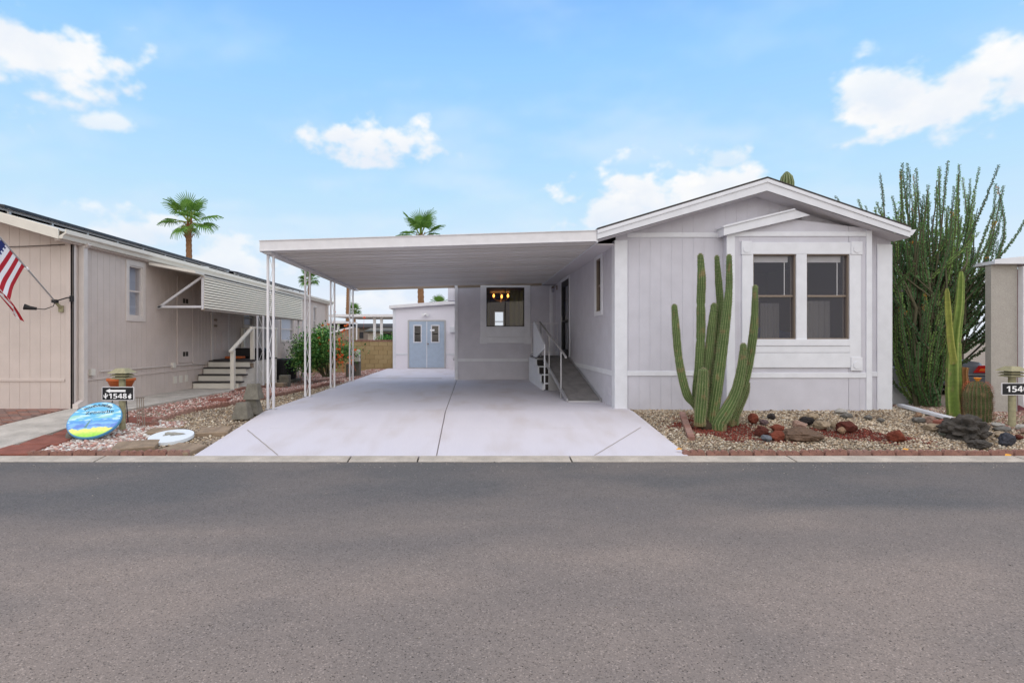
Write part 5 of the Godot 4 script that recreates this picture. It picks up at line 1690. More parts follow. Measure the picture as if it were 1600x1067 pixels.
func lantern_sign(x: float, d: float, text: String, label: String, arrow: bool) -> Node3D:
	var y0 := gy(x, d)
	var t := thing("house_number_post", label, "sign post", V(x, y0, d), "house number lantern posts")
	var m := M.new()
	m.tube([V(x, y0 - 0.1, d), V(x, y0 + 0.80, d)], [0.05], 12)
	part("post", m, K.olive, t)
	for i in 3:                                                    # tiered cap of the lantern
		var y := y0 + 0.80 + i * 0.045
		m = M.new()
		var w := [0.125, 0.132, 0.152][i] as float
		var w2: float = w * (0.72 if i < 2 else 0.42)
		var h := 0.028 if i < 2 else 0.075
		m.hexa([V(x - w, y, d - w), V(x + w, y, d - w), V(x + w, y, d + w), V(x - w, y, d + w), V(x - w2, y + h, d - w2), V(x + w2, y + h, d - w2), V(x + w2, y + h, d + w2), V(x - w2, y + h, d + w2)])
		part("lantern_cap", m, K.olive, t)
	m = M.new(); m.box(x - 0.07, x + 0.07, y0 + 0.79, y0 + 0.95, d - 0.07, d + 0.07)
	part("lantern_glass", m, mat(Color8(92, 92, 84), 0.5), t)
	var sx := x + (-0.03 if arrow else 0.02)
	var w := 0.255 if arrow else 0.25
	var ya := y0 + (0.455 if arrow else 0.50); var yb := y0 + (0.675 if arrow else 0.70)
	var df := d - 0.055
	m = M.new()
	var plate := PackedVector2Array()
	for k in 4:
		for q in 4:
			var a := PI / 2 * k + PI / 2 * q / 3.0
			plate.append(Vector2(sx + [1, -1, -1, 1][k] * (w - 0.02) + 0.02 * cos(a), (ya + yb) / 2 + [1, 1, -1, -1][k] * ((yb - ya) / 2 - 0.02) + 0.02 * sin(a)))
	m.prism(plate, Transform3D(Basis.IDENTITY, V(0, 0, df)), 0.012)
	var sg := part("number_plate", m, mat(Color8(214, 212, 214), 0.4), t)
	m = M.new(); m.box(sx - w + 0.012, sx + w - 0.012, ya + 0.012, yb - 0.012, df - 0.015, df - 0.010)
	part("plate_face", m, K.signblack, sg)
	var f := df - 0.0155
	if arrow:
		letters("lettering", text, Transform3D(Basis.from_scale(Vector3(1.25, 1, 1)), V(sx + 0.0, ya + 0.072, f)), 0.078, K.plainwhite, sg)
		m = M.new()
		m.prism(PackedVector2Array([Vector2(-0.19, 0), Vector2(-0.12, 0.034), Vector2(-0.12, 0.017), Vector2(0.125, 0.017), Vector2(0.125, -0.017), Vector2(-0.12, -0.017), Vector2(-0.12, -0.034)]), Transform3D(Basis.IDENTITY, V(sx, ya + 0.155, f)), 0.002)
		part("arrow", m, K.plainwhite, sg)
		for s in [-1, 1]:                                         # little cactus emblems
			m = M.new()
			var e := Transform3D(Basis.from_scale(Vector3(s * 1.0, 1, 1)) if s > 0 else Basis.IDENTITY, V(sx + s * 0.19, ya + 0.03, f))
			if s < 0: m.prism(PackedVector2Array([Vector2(-0.009, 0), Vector2(-0.009, 0.02), Vector2(-0.03, 0.025), Vector2(-0.033, 0.06), Vector2(-0.022, 0.06), Vector2(-0.02, 0.038), Vector2(-0.009, 0.036), Vector2(-0.009, 0.088), Vector2(0.009, 0.088), Vector2(0.009, 0.046), Vector2(0.02, 0.048), Vector2(0.022, 0.07), Vector2(0.033, 0.07), Vector2(0.03, 0.034), Vector2(0.009, 0.03), Vector2(0.009, 0)]), e, 0.002)
			else: m.prism(PackedVector2Array([Vector2(-0.012, 0), Vector2(-0.028, 0.03), Vector2(-0.02, 0.055), Vector2(0.0, 0.05), Vector2(-0.012, 0.08), Vector2(0.004, 0.064), Vector2(0.012, 0.09), Vector2(0.018, 0.062), Vector2(0.034, 0.066), Vector2(0.02, 0.045), Vector2(0.026, 0.02), Vector2(0.012, 0)]), e, 0.002)
			part("emblem", m, K.plainwhite, sg)
	else:
		letters("lettering", text, Transform3D(Basis.from_scale(Vector3(1.25, 1, 1)), V(sx, (ya + yb) / 2, f)), 0.095, K.plainwhite, sg, "Droid Sans", 800)
	return t

func disc_sign() -> void:
	var c := V(-5.717, 0.087, 8.72)
	var N := Vector3(0.116, 0.768, 0.629).normalized()              # out of the painted face
	var A := Vector3(1.0, 0.058, -0.255).normalized()
	var B := N.cross(A).normalized()
	var t := thing("painted_disc", "round painted garden sign with sea and sky leaning beside the arrow number post", "sign", V(-5.69, gy(-5.69, 8.72), 8.72))
	var R := 0.365
	var bs := Basis(A, B, N)
	var m := M.new()
	var poly := PackedVector2Array()
	for i in 48: poly.append(Vector2.from_angle(TAU * i / 48) * R)
	m.prism(poly, Transform3D(bs, c - N * 0.04), 0.038)
	part("disc", m, mat(Color8(84, 148, 190), 0.5), t)
	var S := 256
	var im := Image.create(S, S, false, Image.FORMAT_RGB8)
	var f := FastNoiseLite.new()
	f.seed = 3; f.frequency = 0.014; f.fractal_octaves = 4
	var f2 := FastNoiseLite.new()
	f2.seed = 9; f2.frequency = 0.05
	for y in S:
		for x in S:
			var v := 1.0 - y / float(S) + 0.0
			var k := f.get_noise_2d(x * 0.7, y * 2.2)
			var col := Color8(92, 176, 218).lerp(Color8(196, 228, 240), smoothstep(0.0, 0.4, k + 0.1))
			if v < 0.66: col = col.lerp(Color8(150, 205, 190), smoothstep(-0.1, 0.3, f.get_noise_2d(x * 0.9 + 300, y * 3.0)))
			if v < 0.5 + k * 0.08: col = Color8(84, 150, 214).lerp(Color8(176, 216, 240), smoothstep(0.05, 0.4, k))
			if v < 0.4 + k * 0.1: col = Color8(92, 130, 206).lerp(Color8(120, 178, 226), smoothstep(-0.2, 0.3, k))
			if v < 0.24 + f.get_noise_2d(x * 1.2, 7.0) * 0.08: col = Color8(232, 226, 120).lerp(Color8(150, 214, 70), smoothstep(0.2, 0.04, v) + f2.get_noise_2d(x, y) * 0.4)
			# little sail
			var u := (x / float(S) - 0.37); var h := v - 0.27
			if h > 0 and h < 0.2 and absf(u - h * 0.25) < 0.012 + (0.2 - h) * 0.07: col = col.lerp(Color8(86, 130, 110), 0.8)
			im.set_pixel(x, y, col.lightened(0.04 * f2.get_noise_2d(x * 2, y * 2) + 0.03))
	var pm := StandardMaterial3D.new()
	pm.albedo_texture = ImageTexture.create_from_image(im)
	pm.roughness = 0.35
	m = M.new()
	m.use_t = true
	for i in 48:
		var a := TAU * i / 48; var b := TAU * (i + 1) / 48
		var r2 := R - 0.012
		var p0 := c + N * 0.003
		var pa := p0 + (A * cos(a) + B * sin(a)) * r2; var pb := p0 + (A * cos(b) + B * sin(b)) * r2
		m.put(p0, N, Vector2(0.5, 0.5)); m.put(pb, N, Vector2(0.5 + cos(b) * 0.5, 0.5 - sin(b) * 0.5)); m.put(pa, N, Vector2(0.5 + cos(a) * 0.5, 0.5 - sin(a) * 0.5))
	part("painting", m, pm, t)
	var ink := mat(Color8(52, 62, 72), 0.6)
	# lettering follows the upper rim
	var word := "Kenneth & Barbara"
	for i in word.length():
		if word[i] == " ": continue
		var a := deg_to_rad(90.0 + 37.0 - i * 74.0 / (word.length() - 1))
		var r1 := R * 0.88
		var up := (A * cos(a) + B * sin(a))
		var rt := (A * sin(a) - B * cos(a))
		letters("lettering", word[i], Transform3D(Basis(rt, up, N), c + up * (r1 * 0.9) - up * 0.0 + N * 0.004), 0.05, ink, t, "Droid Serif", 700, true, 0.0015)
	letters("lettering", "Zenowlie", Transform3D(bs, c + B * 0.14 + A * 0.04 + N * 0.004), 0.06, ink, t, "Droid Serif", 700, true, 0.0015)
	var s := rock_shape(V(-5.98, -0.12, 8.62), Vector3(0.16, 0.22, 0.16), 5, 2, 0.05)
	s.use_c = true
	for i in s.c.size(): s.c[i] = lin(170, 166, 156)
	solid("prop_stone", s, K.stone, "upright grey stone propping the left rim of the round painted sign", "stone", V(-5.98, -0.2, 8.62))
	for q in [[-6.08, 8.95, 0.17, "spiky black metal flower at the rim of the painted sign, higher one"], [-6.12, 8.85, 0.02, "spiky black metal flower at the rim of the painted sign, lower one"]]:
		m = M.new()
		var o := V(q[0], q[2], q[1])
		for i in 14:
			var d := Vector3(cos(TAU * i / 14), sin(TAU * i / 14), 0.15 * (i % 3))
			m.bar(o, o + d * 0.062, 0.012, 0.012)
		m.bar(o, V(q[0] + 0.05, gy(-6, 8.9) - 0.02, q[1]), 0.01, 0.01)
		solid("metal_flower", m, K.black, q[3], "garden ornament", V(q[0], gy(-6, 8.9), q[1]))

func left_yard() -> void:
	lantern_sign(-5.57, 9.17, "1548", "lantern post with black arrow plate reading 1548 in front of the beige home", true)
	disc_sign()
	var t := thing("terracotta_planter", "orange terracotta bowl planter behind the arrow number plate", "planter", V(-5.85, gy(-5.6, 9.6), 9.6))
	var m := M.new(); m.lathe(V(-5.85, 0.50, 9.6), [[0.0, 0.0], [0.15, 0.0], [0.2, 0.11], [0.215, 0.11], [0.215, 0.15], [0.18, 0.15], [0.16, 0.08], [0.0, 0.06]], 24)
	part("bowl", m, K.terracotta, t)
	m = M.new()
	for i in 3:
		var a := TAU * i / 3 + 0.4
		m.bar(V(-5.85, 0.50, 9.6) + Vector3(cos(a), 0, sin(a)) * 0.1, V(-5.85, -0.1, 9.6) + Vector3(cos(a), 0, sin(a)) * 0.17, 0.012, 0.012)
	part("stand", m, K.black, t)
	t = thing("wire_stand", "thin rusty wire plant stand just right of the arrow number post", "plant stand", V(-5.3, gy(-5.3, 9.3), 9.3))
	for q in [[-5.40, -5.36], [-5.36, -5.33], [-5.33, -5.27], [-5.30, -5.24]]:
		m = M.new(); m.bar(V(q[0], 0.36, 9.28), V(q[1], -0.1, 9.22), 0.01, 0.01)
		part("wire_leg", m, K.bronze, t)
	m = M.new(); m.bar(V(-5.42, 0.36, 9.28), V(-5.28, 0.36, 9.28), 0.012, 0.012); m.bar(V(-5.36, 0.1, 9.25), V(-5.25, 0.1, 9.25), 0.01, 0.01)
	part("wire_shelf", m, K.bronze, t)
	# pavers
	var tp := -0.1019
	for q in [[-4.02, 8.98, 0.46, 0.34, 0.2, "tan flat paver nearest the drive behind the gecko disc"], [-4.83, 8.98, 0.42, 0.3, 0.15, "tan flat paver left behind the gecko disc"], [-4.78, 8.2, 0.56, 0.42, 0.3, "tan flat paver in front of the painted disc near the kerb"], [-4.03, 8.03, 0.48, 0.4, -0.25, "tan flat paver at the front corner between kerb and drive"]]:
		m = M.new()
		m.cbox(Transform3D(Basis(X, tp * -1.0) * Basis(Vector3.UP, q[4]), V(q[0], gy(q[0], q[1]) + 0.0, q[1])), Vector3(q[2], 0.07, q[3]), 0.008)
		solid("paver", m, K.paver, q[5], "paver", V(q[0], gy(q[0], q[1]), q[1]), "tan pavers set in the gravel")
	for q in [[-6.32, 8.0, 0.6, 0.44, "dark red slab beside the walk nearest the kerb"], [-6.22, 8.5, 0.55, 0.5, "dark red slab beside the walk, second from the kerb"], [-6.2, 9.0, 0.42, 0.42, "dark red slab beside the walk, hidden in part by the painted disc"], [-5.62, 9.72, 0.5, 0.35, "reddish slab behind the arrow number post"], [-5.44, 12.45, 0.38, 0.4, "small red slab lying in the pink gravel before the porch steps"]]:
		m = M.new()
		m.cbox(Transform3D(Basis(X, -tp if q[1] < 10.4 else 0.0) * Basis(Vector3.UP, 0.04), V(q[0], gy(q[0], q[1]) - 0.01, q[1])), Vector3(q[2], 0.06, q[3]), 0.006)
		solid("red_slab", m, K.redslab, q[4], "paver", V(q[0], gy(q[0], q[1]), q[1]), "dark red slabs in the left bed")
	# white disc with a gecko
	t = thing("gecko_disc", "white round stepping stone with a grey gecko figure, lying on the gravel", "stepping stone", V(-4.5, gy(-4.5, 8.6), 8.6))
	var gt := Transform3D(Basis(X, 0.16), V(-4.49, gy(-4.5, 8.6) + 0.02, 8.6))
	m = M.new()
	var poly := PackedVector2Array()
	for i in 40: poly.append(Vector2.from_angle(TAU * i / 40) * 0.31)
	m.prism(poly, gt * Transform3D(Basis(X, -PI / 2), Vector3(0, -0.02, 0)), 0.045)
	part("disc", m, mat(Color8(226, 234, 240), 0.6, "grain", Vector3(4, 4, 4)), t)
	m = M.new()
	var g := []
	for p in [[-0.12, 0.05], [-0.08, 0.06], [-0.03, 0.05], [0.03, 0.045], [0.09, 0.04], [0.15, 0.055], [0.19, 0.04]]: g.append(gt * Vector3(p[0], 0.04, -p[1]))
	m.tube(g, [0.012, 0.024, 0.022, 0.026, 0.018, 0.01, 0.004], 8)
	for p in [[-0.05, 1], [-0.05, -1], [0.06, 1], [0.06, -1]]: m.tube([gt * Vector3(p[0], 0.035, -0.05), gt * Vector3(p[0] - 0.03, 0.035, -0.05 + p[1] * 0.05), gt * Vector3(p[0] - 0.07, 0.03, -0.05 + p[1] * 0.06)], [0.01, 0.008, 0.006], 6)
	part("gecko", m, mat(Color8(150, 148, 140), 0.6), t)
	# edging
	edging("scalloped red brick edging along the kerb in front of the left bed", Vector2(-6.05, 7.83), Vector2(-3.82, 7.83))
	edging("scalloped edging dividing pink stones from tan gravel, near part", Vector2(-5.33, 9.6), Vector2(-4.69, 12.1))
	edging("scalloped edging dividing pink stones from tan gravel, far part beside the posts", Vector2(-4.69, 12.15), Vector2(-4.02, 17.5))
	edging("scalloped edging beside the porch steps and side panel", Vector2(-6.0, 14.6), Vector2(-5.9, 18.2))
	edging("short edging row in front of the arrow number post", Vector2(-5.55, 9.42), Vector2(-5.0, 9.42))
	# pier blocks by the first carport post
	for q in [[-3.93, 9.88, -0.055, "concrete pier block standing lowest and nearest the kerb by the first carport post"], [-3.9, 10.25, -0.02, "concrete pier block behind the nearest one, half hidden by the first post"], [-3.865, 10.2, 0.245, "concrete pier block stacked on top of the two others"]]:
		m = M.new()
		var y: float = q[2]
		m.hexa([V(q[0] - 0.14, y, q[1] - 0.14), V(q[0] + 0.14, y, q[1] - 0.14), V(q[0] + 0.14, y, q[1] + 0.14), V(q[0] - 0.14, y, q[1] + 0.14), V(q[0] - 0.085, y + 0.27, q[1] - 0.085), V(q[0] + 0.085, y + 0.27, q[1] - 0.085), V(q[0] + 0.085, y + 0.27, q[1] + 0.085), V(q[0] - 0.085, y + 0.27, q[1] + 0.085)])
		solid("pier_block", m, K.pier, q[3], "concrete block", V(q[0], y, q[1]), "concrete pier blocks by the drive")
	# flowering bush
	var b := leafy("flowering_bush", "large green bush with orange-red flowers left of the drive", "bush", V(-5.05, 0.78, 20.0), Vector3(1.25, 0.92, 0.95), 9000, 0.1, [lin(88, 144, 70), lin(70, 122, 62), lin(122, 168, 88), lin(58, 104, 58), lin(142, 180, 98)], 12)
	var r := RandomNumberGenerator.new()
	r.seed = 14
	for i in 34:
		var p: Vector3
		if i < 22: p = V(-4.75 + r.randfn() * 0.45, 1.4 + r.randfn() * 0.36, 19.3 + r.randf_range(-0.2, 0.3))
		else: p = V(-4.3 + r.randfn() * 0.25, 0.7 + r.randfn() * 0.2, 19.2 + r.randf_range(-0.1, 0.2))
		m = M.new()
		for k in 9:
			var d := Vector3(r.randfn(), absf(r.randfn()) + 0.2, r.randfn()).normalized()
			var s := d.cross(Vector3(0.3, 0.2, 1)).normalized() * 0.022
			m.quad(p, p + d * 0.04 - s * 0.8, p + d * 0.068, p + d * 0.04 + s * 0.8)
		m.bar(p, p + Vector3(r.randf_range(-0.1, 0.1), -0.35, -0.15), 0.006, 0.006)
		part("flower_head", m, mat(Color8(240, 124, 62), 0.7) if i % 3 else mat(Color8(236, 96, 48), 0.7), b)
	leafy("grey_green_bush", "smaller grey-green bush behind the air conditioner", "bush", V(-6.35, 0.85, 22.4), Vector3(0.75, 0.62, 0.5), 2600, 0.08, [lin(112, 138, 100), lin(86, 116, 80), lin(134, 156, 118)], 15)

func right_yard() -> void:
	edging("long scalloped red brick edging along the kerb in front of the cactus bed", Vector2(2.86, 7.84), Vector2(10.9, 7.84))
	# row of flat bricks beside the cactus
	var t := thing("brick_border", "short row of flat red bricks left of the tall cactus", "garden border", V(3.5, gy(0, 9.5), 9.5))
	for i in 9:
		var k := i / 9.0
		var c := Vector2(lerpf(3.30, 3.76, k), lerpf(8.66, 10.3, k))
		var m := M.new()
		m.cbox(Transform3D(Basis(Vector3.UP, -0.27) * Basis(X, 0.1019), V(c.x, gy(0, c.y) + 0.005, c.y)), Vector3(0.1, 0.07, 0.178), 0.008)
		part("brick", m, K.brick2 if i % 3 else K.brick, t)
	# the tall fluted cactus: nine stems from one crown of roots
	var at := V(3.95, gy(0, 9.35), 9.35)
	var ca := thing("columnar_cactus", "tall green fluted cactus with nine upright arms in front of the lavender wall", "cactus", at)
	var P := func(zx: float, zy: float, d: float) -> Vector3: return V((1030 + 0.281 * zx - 737) * d / 900.0, 1.3 - (380 + 0.281 * zy - 530) * d / 900.0, d)
	var green := lin(94, 118, 66)
	var pale := lin(158, 170, 118)
	var sx := []
	var sc := []
	var sr := RandomNumberGenerator.new()
	sr.seed = 90
	var stems := [
		[[[215, 935], [196, 892], [160, 850], [130, 750], [107, 620], [95, 480], [85, 347]], 9.4, [14, 18, 21, 20, 19, 19, 14], [0.55]],
		[[[235, 975], [208, 850], [222, 700], [233, 510], [233, 330], [237, 200], [230, 66]], 9.45, [18, 20, 22, 22, 21, 21, 14], [0.5, 0.7]],
		[[[270, 930], [285, 860], [310, 700], [325, 520], [340, 350], [332, 220], [322, 74]], 9.62, [18, 20, 19, 19, 18, 17, 11], [0.62]],
		[[[294, 1000], [302, 930], [325, 780], [350, 600], [375, 400], [390, 240], [390, 70]], 9.3, [26, 29, 28, 26, 22, 17, 13], [0.8]],
		[[[262, 930], [275, 800], [270, 700], [278, 620], [292, 480], [307, 342]], 9.42, [14, 14, 17, 22, 21, 15], [0.36]],
		[[[228, 975], [235, 900], [243, 800], [247, 706]], 9.2, [27, 30, 28, 21], []],
		[[[400, 975], [440, 880], [480, 760], [505, 640], [525, 500], [533, 380], [535, 240]], 9.42, [18, 20, 20, 21, 20, 17, 12], [0.8]],
		[[[335, 1000], [385, 920], [432, 820], [462, 680], [470, 565]], 9.22, [36, 32, 26, 22, 15], []],
		[[[425, 970], [450, 905], [480, 830], [492, 775]], 9.5, [17, 18, 18, 13], []],
	]
	for s in stems:
		var pts := []
		var rad := []
		for i in s[0].size():
			pts.append(P.call(s[0][i][0], s[0][i][1], s[1]))
			rad.append(s[2][i] * 0.281 * s[1] / 900.0)
		pts.push_front(pts[0] + Vector3(0, -0.12, 0))
		rad.push_front(rad[0])
		pts.append(pts[-1] + (pts[-1] - pts[-2]).normalized() * rad[-1] * 0.6)
		rad.append(rad[-1] * 0.25)
		var m := M.new()
		ribbed(m, pts, rad, 13, 0.1, green, pale, 64, s[3])
		part("stem", m, K.cactus, ca)
		for q in rib_points:
			for z in 3:
				var dv: Vector3 = (q[1] + Vector3(sr.randfn(), sr.randfn(), sr.randfn()) * 0.8).normalized()
				sx.append(Transform3D(Basis.looking_at(-dv, Vector3(0.1, 1, 0.2).normalized()).scaled_local(Vector3(0.05, 0.05, sr.randf_range(0.012, 0.028))), q[0]))
				sc.append(lin(190, 184, 150) * sr.randf_range(0.5, 1.0))
	var m := rock_shape(at + Vector3(-0.12, -0.02, 0), Vector3(0.34, 0.24, 0.24), 71, 2, 0.1)
	m.use_c = true
	for i in m.c.size(): m.c[i] = lin(110, 92, 76)
	part("root_crown", m, K.stone, ca)
	var spn := M.new()
	spn.tri(Vector3(-0.035, 0, 0), Vector3(0.035, 0, 0), Vector3(0, 0, 1)); spn.tri(Vector3(0, 0.035, 0), Vector3(0, -0.035, 0), Vector3(0, 0, 1))
	scatter("spines", spn.mesh(Vector3.ZERO), K.spine, sx, sc, ca)
	# stones
	var tone := {"red": lin(158, 84, 62), "dred": lin(122, 62, 52), "dark": lin(88, 82, 82), "black": lin(62, 58, 56), "purple": lin(140, 116, 118), "blue": lin(150, 156, 166), "brown": lin(146, 120, 100), "pink": lin(206, 170, 152), "cream": lin(218, 196, 166), "tan": lin(196, 160, 130), "white": lin(232, 228, 220), "grey": lin(156, 152, 146), "redblock": lin(140, 74, 60), "lava": lin(104, 98, 92), "green": lin(160, 166, 152), "dblue": lin(92, 94, 104)}
	var rocks := [["red", 4.69, 9.6, 0.21, 0.17, "red-brown stone just right of the tall cactus's base"], ["dark", 5.15, 9.89, 0.15, 0.1, "small dark stone alone near the house wall right of the cactus"], ["purple", 4.81, 9.49, 0.14, 0.09, "small purplish stone in front of the red-brown one by the cactus"], ["dred", 4.45, 8.83, 0.23, 0.17, "dark red angular stone at the left end of the stone row"], ["blue", 4.38, 8.55, 0.17, 0.09, "small blue-grey stone in front of the dark red angular one"], ["red", 4.81, 9.06, 0.19, 0.12, "red stone behind the twin in the middle of the stone row"], ["red", 4.57, 8.6, 0.2, 0.15, "red stone in front, touching the large flat brown rock"],
		["brown", 4.95, 8.65, 0.58, 0.17, "large flat brown rock in the middle of the cactus bed"], ["pink", 5.28, 9.27, 0.28, 0.12, "pinkish stone behind the large flat brown rock"], ["black", 5.54, 9.52, 0.24, 0.12, "flat black stone behind the pinkish one"], ["cream", 5.86, 9.88, 0.2, 0.11, "cream stone farthest back in the pale cluster"], ["cream", 5.63, 9.25, 0.28, 0.15, "wide cream stone in front of the flat black stone"], ["cream", 5.86, 9.27, 0.12, 0.11, "small cream stone between the wide cream one and the dark red boulder"], ["dred", 5.9, 9.05, 0.3, 0.17, "dark red boulder at the right end of the pale cluster"], ["tan", 5.76, 8.95, 0.15, 0.1, "small tan stone leaning on the dark red boulder"], ["red", 6.28, 8.52, 0.23, 0.18, "red-orange stone alone near the kerb at the right of the bed"],
		["white", 6.58, 10.25, 0.19, 0.1, "white stone close to the house wall under the bay window"], ["grey", 6.51, 9.99, 0.25, 0.07, "flat grey stone in front of the white one under the bay"], ["grey", 6.8, 9.86, 0.16, 0.07, "small flat grey stone left of the bed's right cluster"], ["grey", 6.88, 9.69, 0.11, 0.06, "tiny grey stone at mid bed toward the right"], ["cream", 7.32, 9.12, 0.27, 0.11, "cream wedge-shaped stone in front of the red block"], ["lava", 7.5, 8.68, 0.68, 0.36, "largest dark rough lava rock in front of the barrel cactus"], ["green", 7.29, 8.76, 0.27, 0.07, "flat grey-green stone left of the large lava rock"], ["lava", 7.2, 8.16, 0.25, 0.13, "small dark lava rock nearest the kerb"], ["dblue", 7.76, 8.34, 0.28, 0.18, "blue-black rock right of the large lava rock"],
		["white", 8.57, 9.36, 0.19, 0.07, "flat white stone between barrel cactus and number post"], ["grey", 8.37, 9.07, 0.25, 0.08, "flat grey stone in front of the barrel cactus"], ["grey", 7.49, 9.66, 0.2, 0.09, "grey stone in front of the fallen white board"], ["tan", 7.75, 9.99, 0.14, 0.09, "tan stone behind the grey one beside the white board"], ["pink", 7.65, 9.61, 0.19, 0.12, "pinkish stone leaning on the white board"], ["white", 8.75, 9.15, 0.16, 0.09, "white stone at the foot of the right number post"], ["cream", 8.04, 8.73, 0.23, 0.09, "cream flat stone right of the large lava rock"], ["dred", 8.18, 8.6, 0.12, 0.07, "small dark red stone at the right picture edge"], ["pink", 8.6, 8.9, 0.2, 0.09, "pale pink stone right of the cream flat stone"]]
	var i := 0
	for q in rocks:
		i += 1
		var big: bool = q[3] > 0.5
		var rough := 0.32 if q[0] == "lava" else 0.14
		var g := gy(q[1], q[2])
		var rk := rock_shape(V(q[1], g + q[4] * 0.26, q[2]), Vector3(q[3], q[4] * 1.05, q[3] * 0.72), 100 + i, 4 if big else 3, rough, (i * 0.9) if not big else 0.1, 14)
		rk.use_c = true
		var c: Color = tone[q[0]]
		for k in rk.c.size(): rk.c[k] = c
		solid("stone", rk, K.stone, q[5], "stone", V(q[1], g, q[2]), "stones in the cactus bed")
	m = M.new(); m.cbox(Transform3D(Basis(Vector3.UP, 0.25) * Basis(Vector3.BACK, 0.06), V(7.55, gy(7, 9.2) + 0.06, 9.2)), Vector3(0.33, 0.16, 0.12), 0.012)
	solid("red_block", m, K.redslab, "rectangular dark red block beside the large lava rock", "brick", V(7.55, gy(7, 9.2), 9.2))
	m = M.new(); m.bar(V(8.2, 0.04, 11.0), V(8.0, -0.02, 9.62), 0.12, 0.045)
	solid("white_board", m, K.white, "white board lying on the ground between house corner and barrel cactus", "board", V(8.1, 0, 10.3))
	# barrel cactus
	var bc := V(8.6, gy(8, 9.75), 9.78)
	var b := thing("barrel_cactus", "squat dark barrel cactus with reddish spines and an orange flower on top", "cactus", bc)
	m = M.new()
	ribbed(m, [bc + Vector3(0, -0.03, 0), bc + Vector3(0, 0.2, 0), bc + Vector3(0, 0.45, 0), bc + Vector3(0, 0.57, 0), bc + Vector3(0, 0.64, 0), bc + Vector3(0, 0.66, 0)], [0.168, 0.184, 0.18, 0.15, 0.08, 0.02], 21, 0.07, lin(92, 104, 62), lin(128, 104, 84), 30)
	part("body", m, K.cactus, b)
	var r := RandomNumberGenerator.new()
	r.seed = 31
	var sp := M.new()
	sp.tri(Vector3(-0.035, 0, 0), Vector3(0.035, 0, 0), Vector3(0, 0, 1)); sp.tri(Vector3(0, 0.035, 0), Vector3(0, -0.035, 0), Vector3(0, 0, 1))
	var spine := sp.mesh(Vector3.ZERO)
	var xs := []
	var cs := []
	for k in 21:
		for j in 19:
			var y := 0.02 + j * 0.034
			var a := TAU * k / 21
			var rad := 0.195 * (1.0 if y < 0.45 else sqrt(maxf(0.0, 1.0 - pow((y - 0.45) / 0.24, 2))))
			var o := bc + Vector3(cos(a) * rad, minf(y, 0.65), sin(a) * rad)
			for z in 4:
				var d := (Vector3(cos(a), (y - 0.3) * 1.5, sin(a)) + Vector3(r.randfn(), r.randfn(), r.randfn()) * 0.6).normalized()
				var s := r.randf_range(0.03, 0.055)
				xs.append(Transform3D(Basis.looking_at(-d, Vector3(0.1, 1, 0.2).normalized()).scaled_local(Vector3(0.05, 0.05, s)), o))
				cs.append(lin(150, 112, 92).lerp(lin(206, 120, 90), smoothstep(0.4, 0.62, y)) * r.randf_range(0.7, 1.2))
	scatter("spines", spine, K.spine, xs, cs, b)
	m = M.new()
	for k in 10: m.bar(bc + Vector3(0.0, 0.65, 0), bc + Vector3(cos(k * 0.63) * 0.05, 0.71, sin(k * 0.63) * 0.05), 0.03, 0.01)
	part("flower", m, mat(Color8(232, 150, 60), 0.7), b)
	# yellow-green candelabra stem and its dead neighbour
	var cb := V(8.42, gy(8, 10.1), 10.1)
	var cd := thing("candelabra_cactus", "yellow-green ridged cactus trunk with two stems before the tall thorny shrub", "cactus", cb)
	m = M.new()
	ribbed(m, [cb + Vector3(0.08, -0.05, 0), cb + Vector3(0.04, 0.5, 0), cb + Vector3(0.06, 1.3, 0), cb + Vector3(0.14, 1.9, 0), cb + Vector3(0.17, 2.4, 0), cb + Vector3(0.17, 2.52, 0)], [0.105, 0.095, 0.074, 0.054, 0.04, 0.02], 5, 0.32, lin(118, 142, 66), lin(168, 180, 98), 40, [0.52])
	part("stem", m, K.cactus, cd)
	m = M.new()
	ribbed(m, [cb + Vector3(0.02, 0.9, 0.03), cb + Vector3(-0.04, 1.3, 0.03), cb + Vector3(-0.08, 1.8, 0.03), cb + Vector3(-0.1, 2.15, 0.03), cb + Vector3(-0.105, 2.22, 0.03)], [0.055, 0.05, 0.045, 0.034, 0.016], 4, 0.3, lin(138, 146, 66), lin(180, 178, 94), 26, [0.5])
	part("stem", m, K.cactus, cd)
	m = M.new()
	ribbed(m, [cb + Vector3(0.24, 0.0, 0.05), cb + Vector3(0.22, 0.4, 0.05), cb + Vector3(0.19, 0.72, 0.05), cb + Vector3(0.2, 0.84, 0.05)], [0.06, 0.05, 0.04, 0.045], 5, 0.3, lin(140, 96, 52), lin(190, 150, 96), 22, [0.5, 0.8])
	solid("dead_stump", m, K.cactus, "brown dead cactus stump leaning on the yellow-green trunk", "stump", cb + Vector3(0.24, 0, 0.05))
	lantern_sign(8.8, 9.37, "1546", "lantern post with black number plate at the right picture edge", false)
	thorny()
	# dry leaves by the kerb
	for q in [[5.95, 7.9, "yellow fallen leaf on the edging near the red-orange stone"], [7.1, 7.62, "orange fallen leaf on the kerb at the right"], [2.85, 7.92, "small yellow leaf at the front corner of the drive"]]:
		m = M.new()
		var o := V(q[0], gy(0, q[1]) + 0.035, q[1])
		m.quad(o + Vector3(-0.04, 0, 0), o + Vector3(0.01, 0.005, 0.03), o + Vector3(0.05, 0.015, 0.005), o + Vector3(0.0, 0.02, -0.03))
		solid("fallen_leaf", m, mat(Color8(222, 160, 60), 0.8, "", Vector3.ONE, {"two": true}), q[2], "leaf", o)

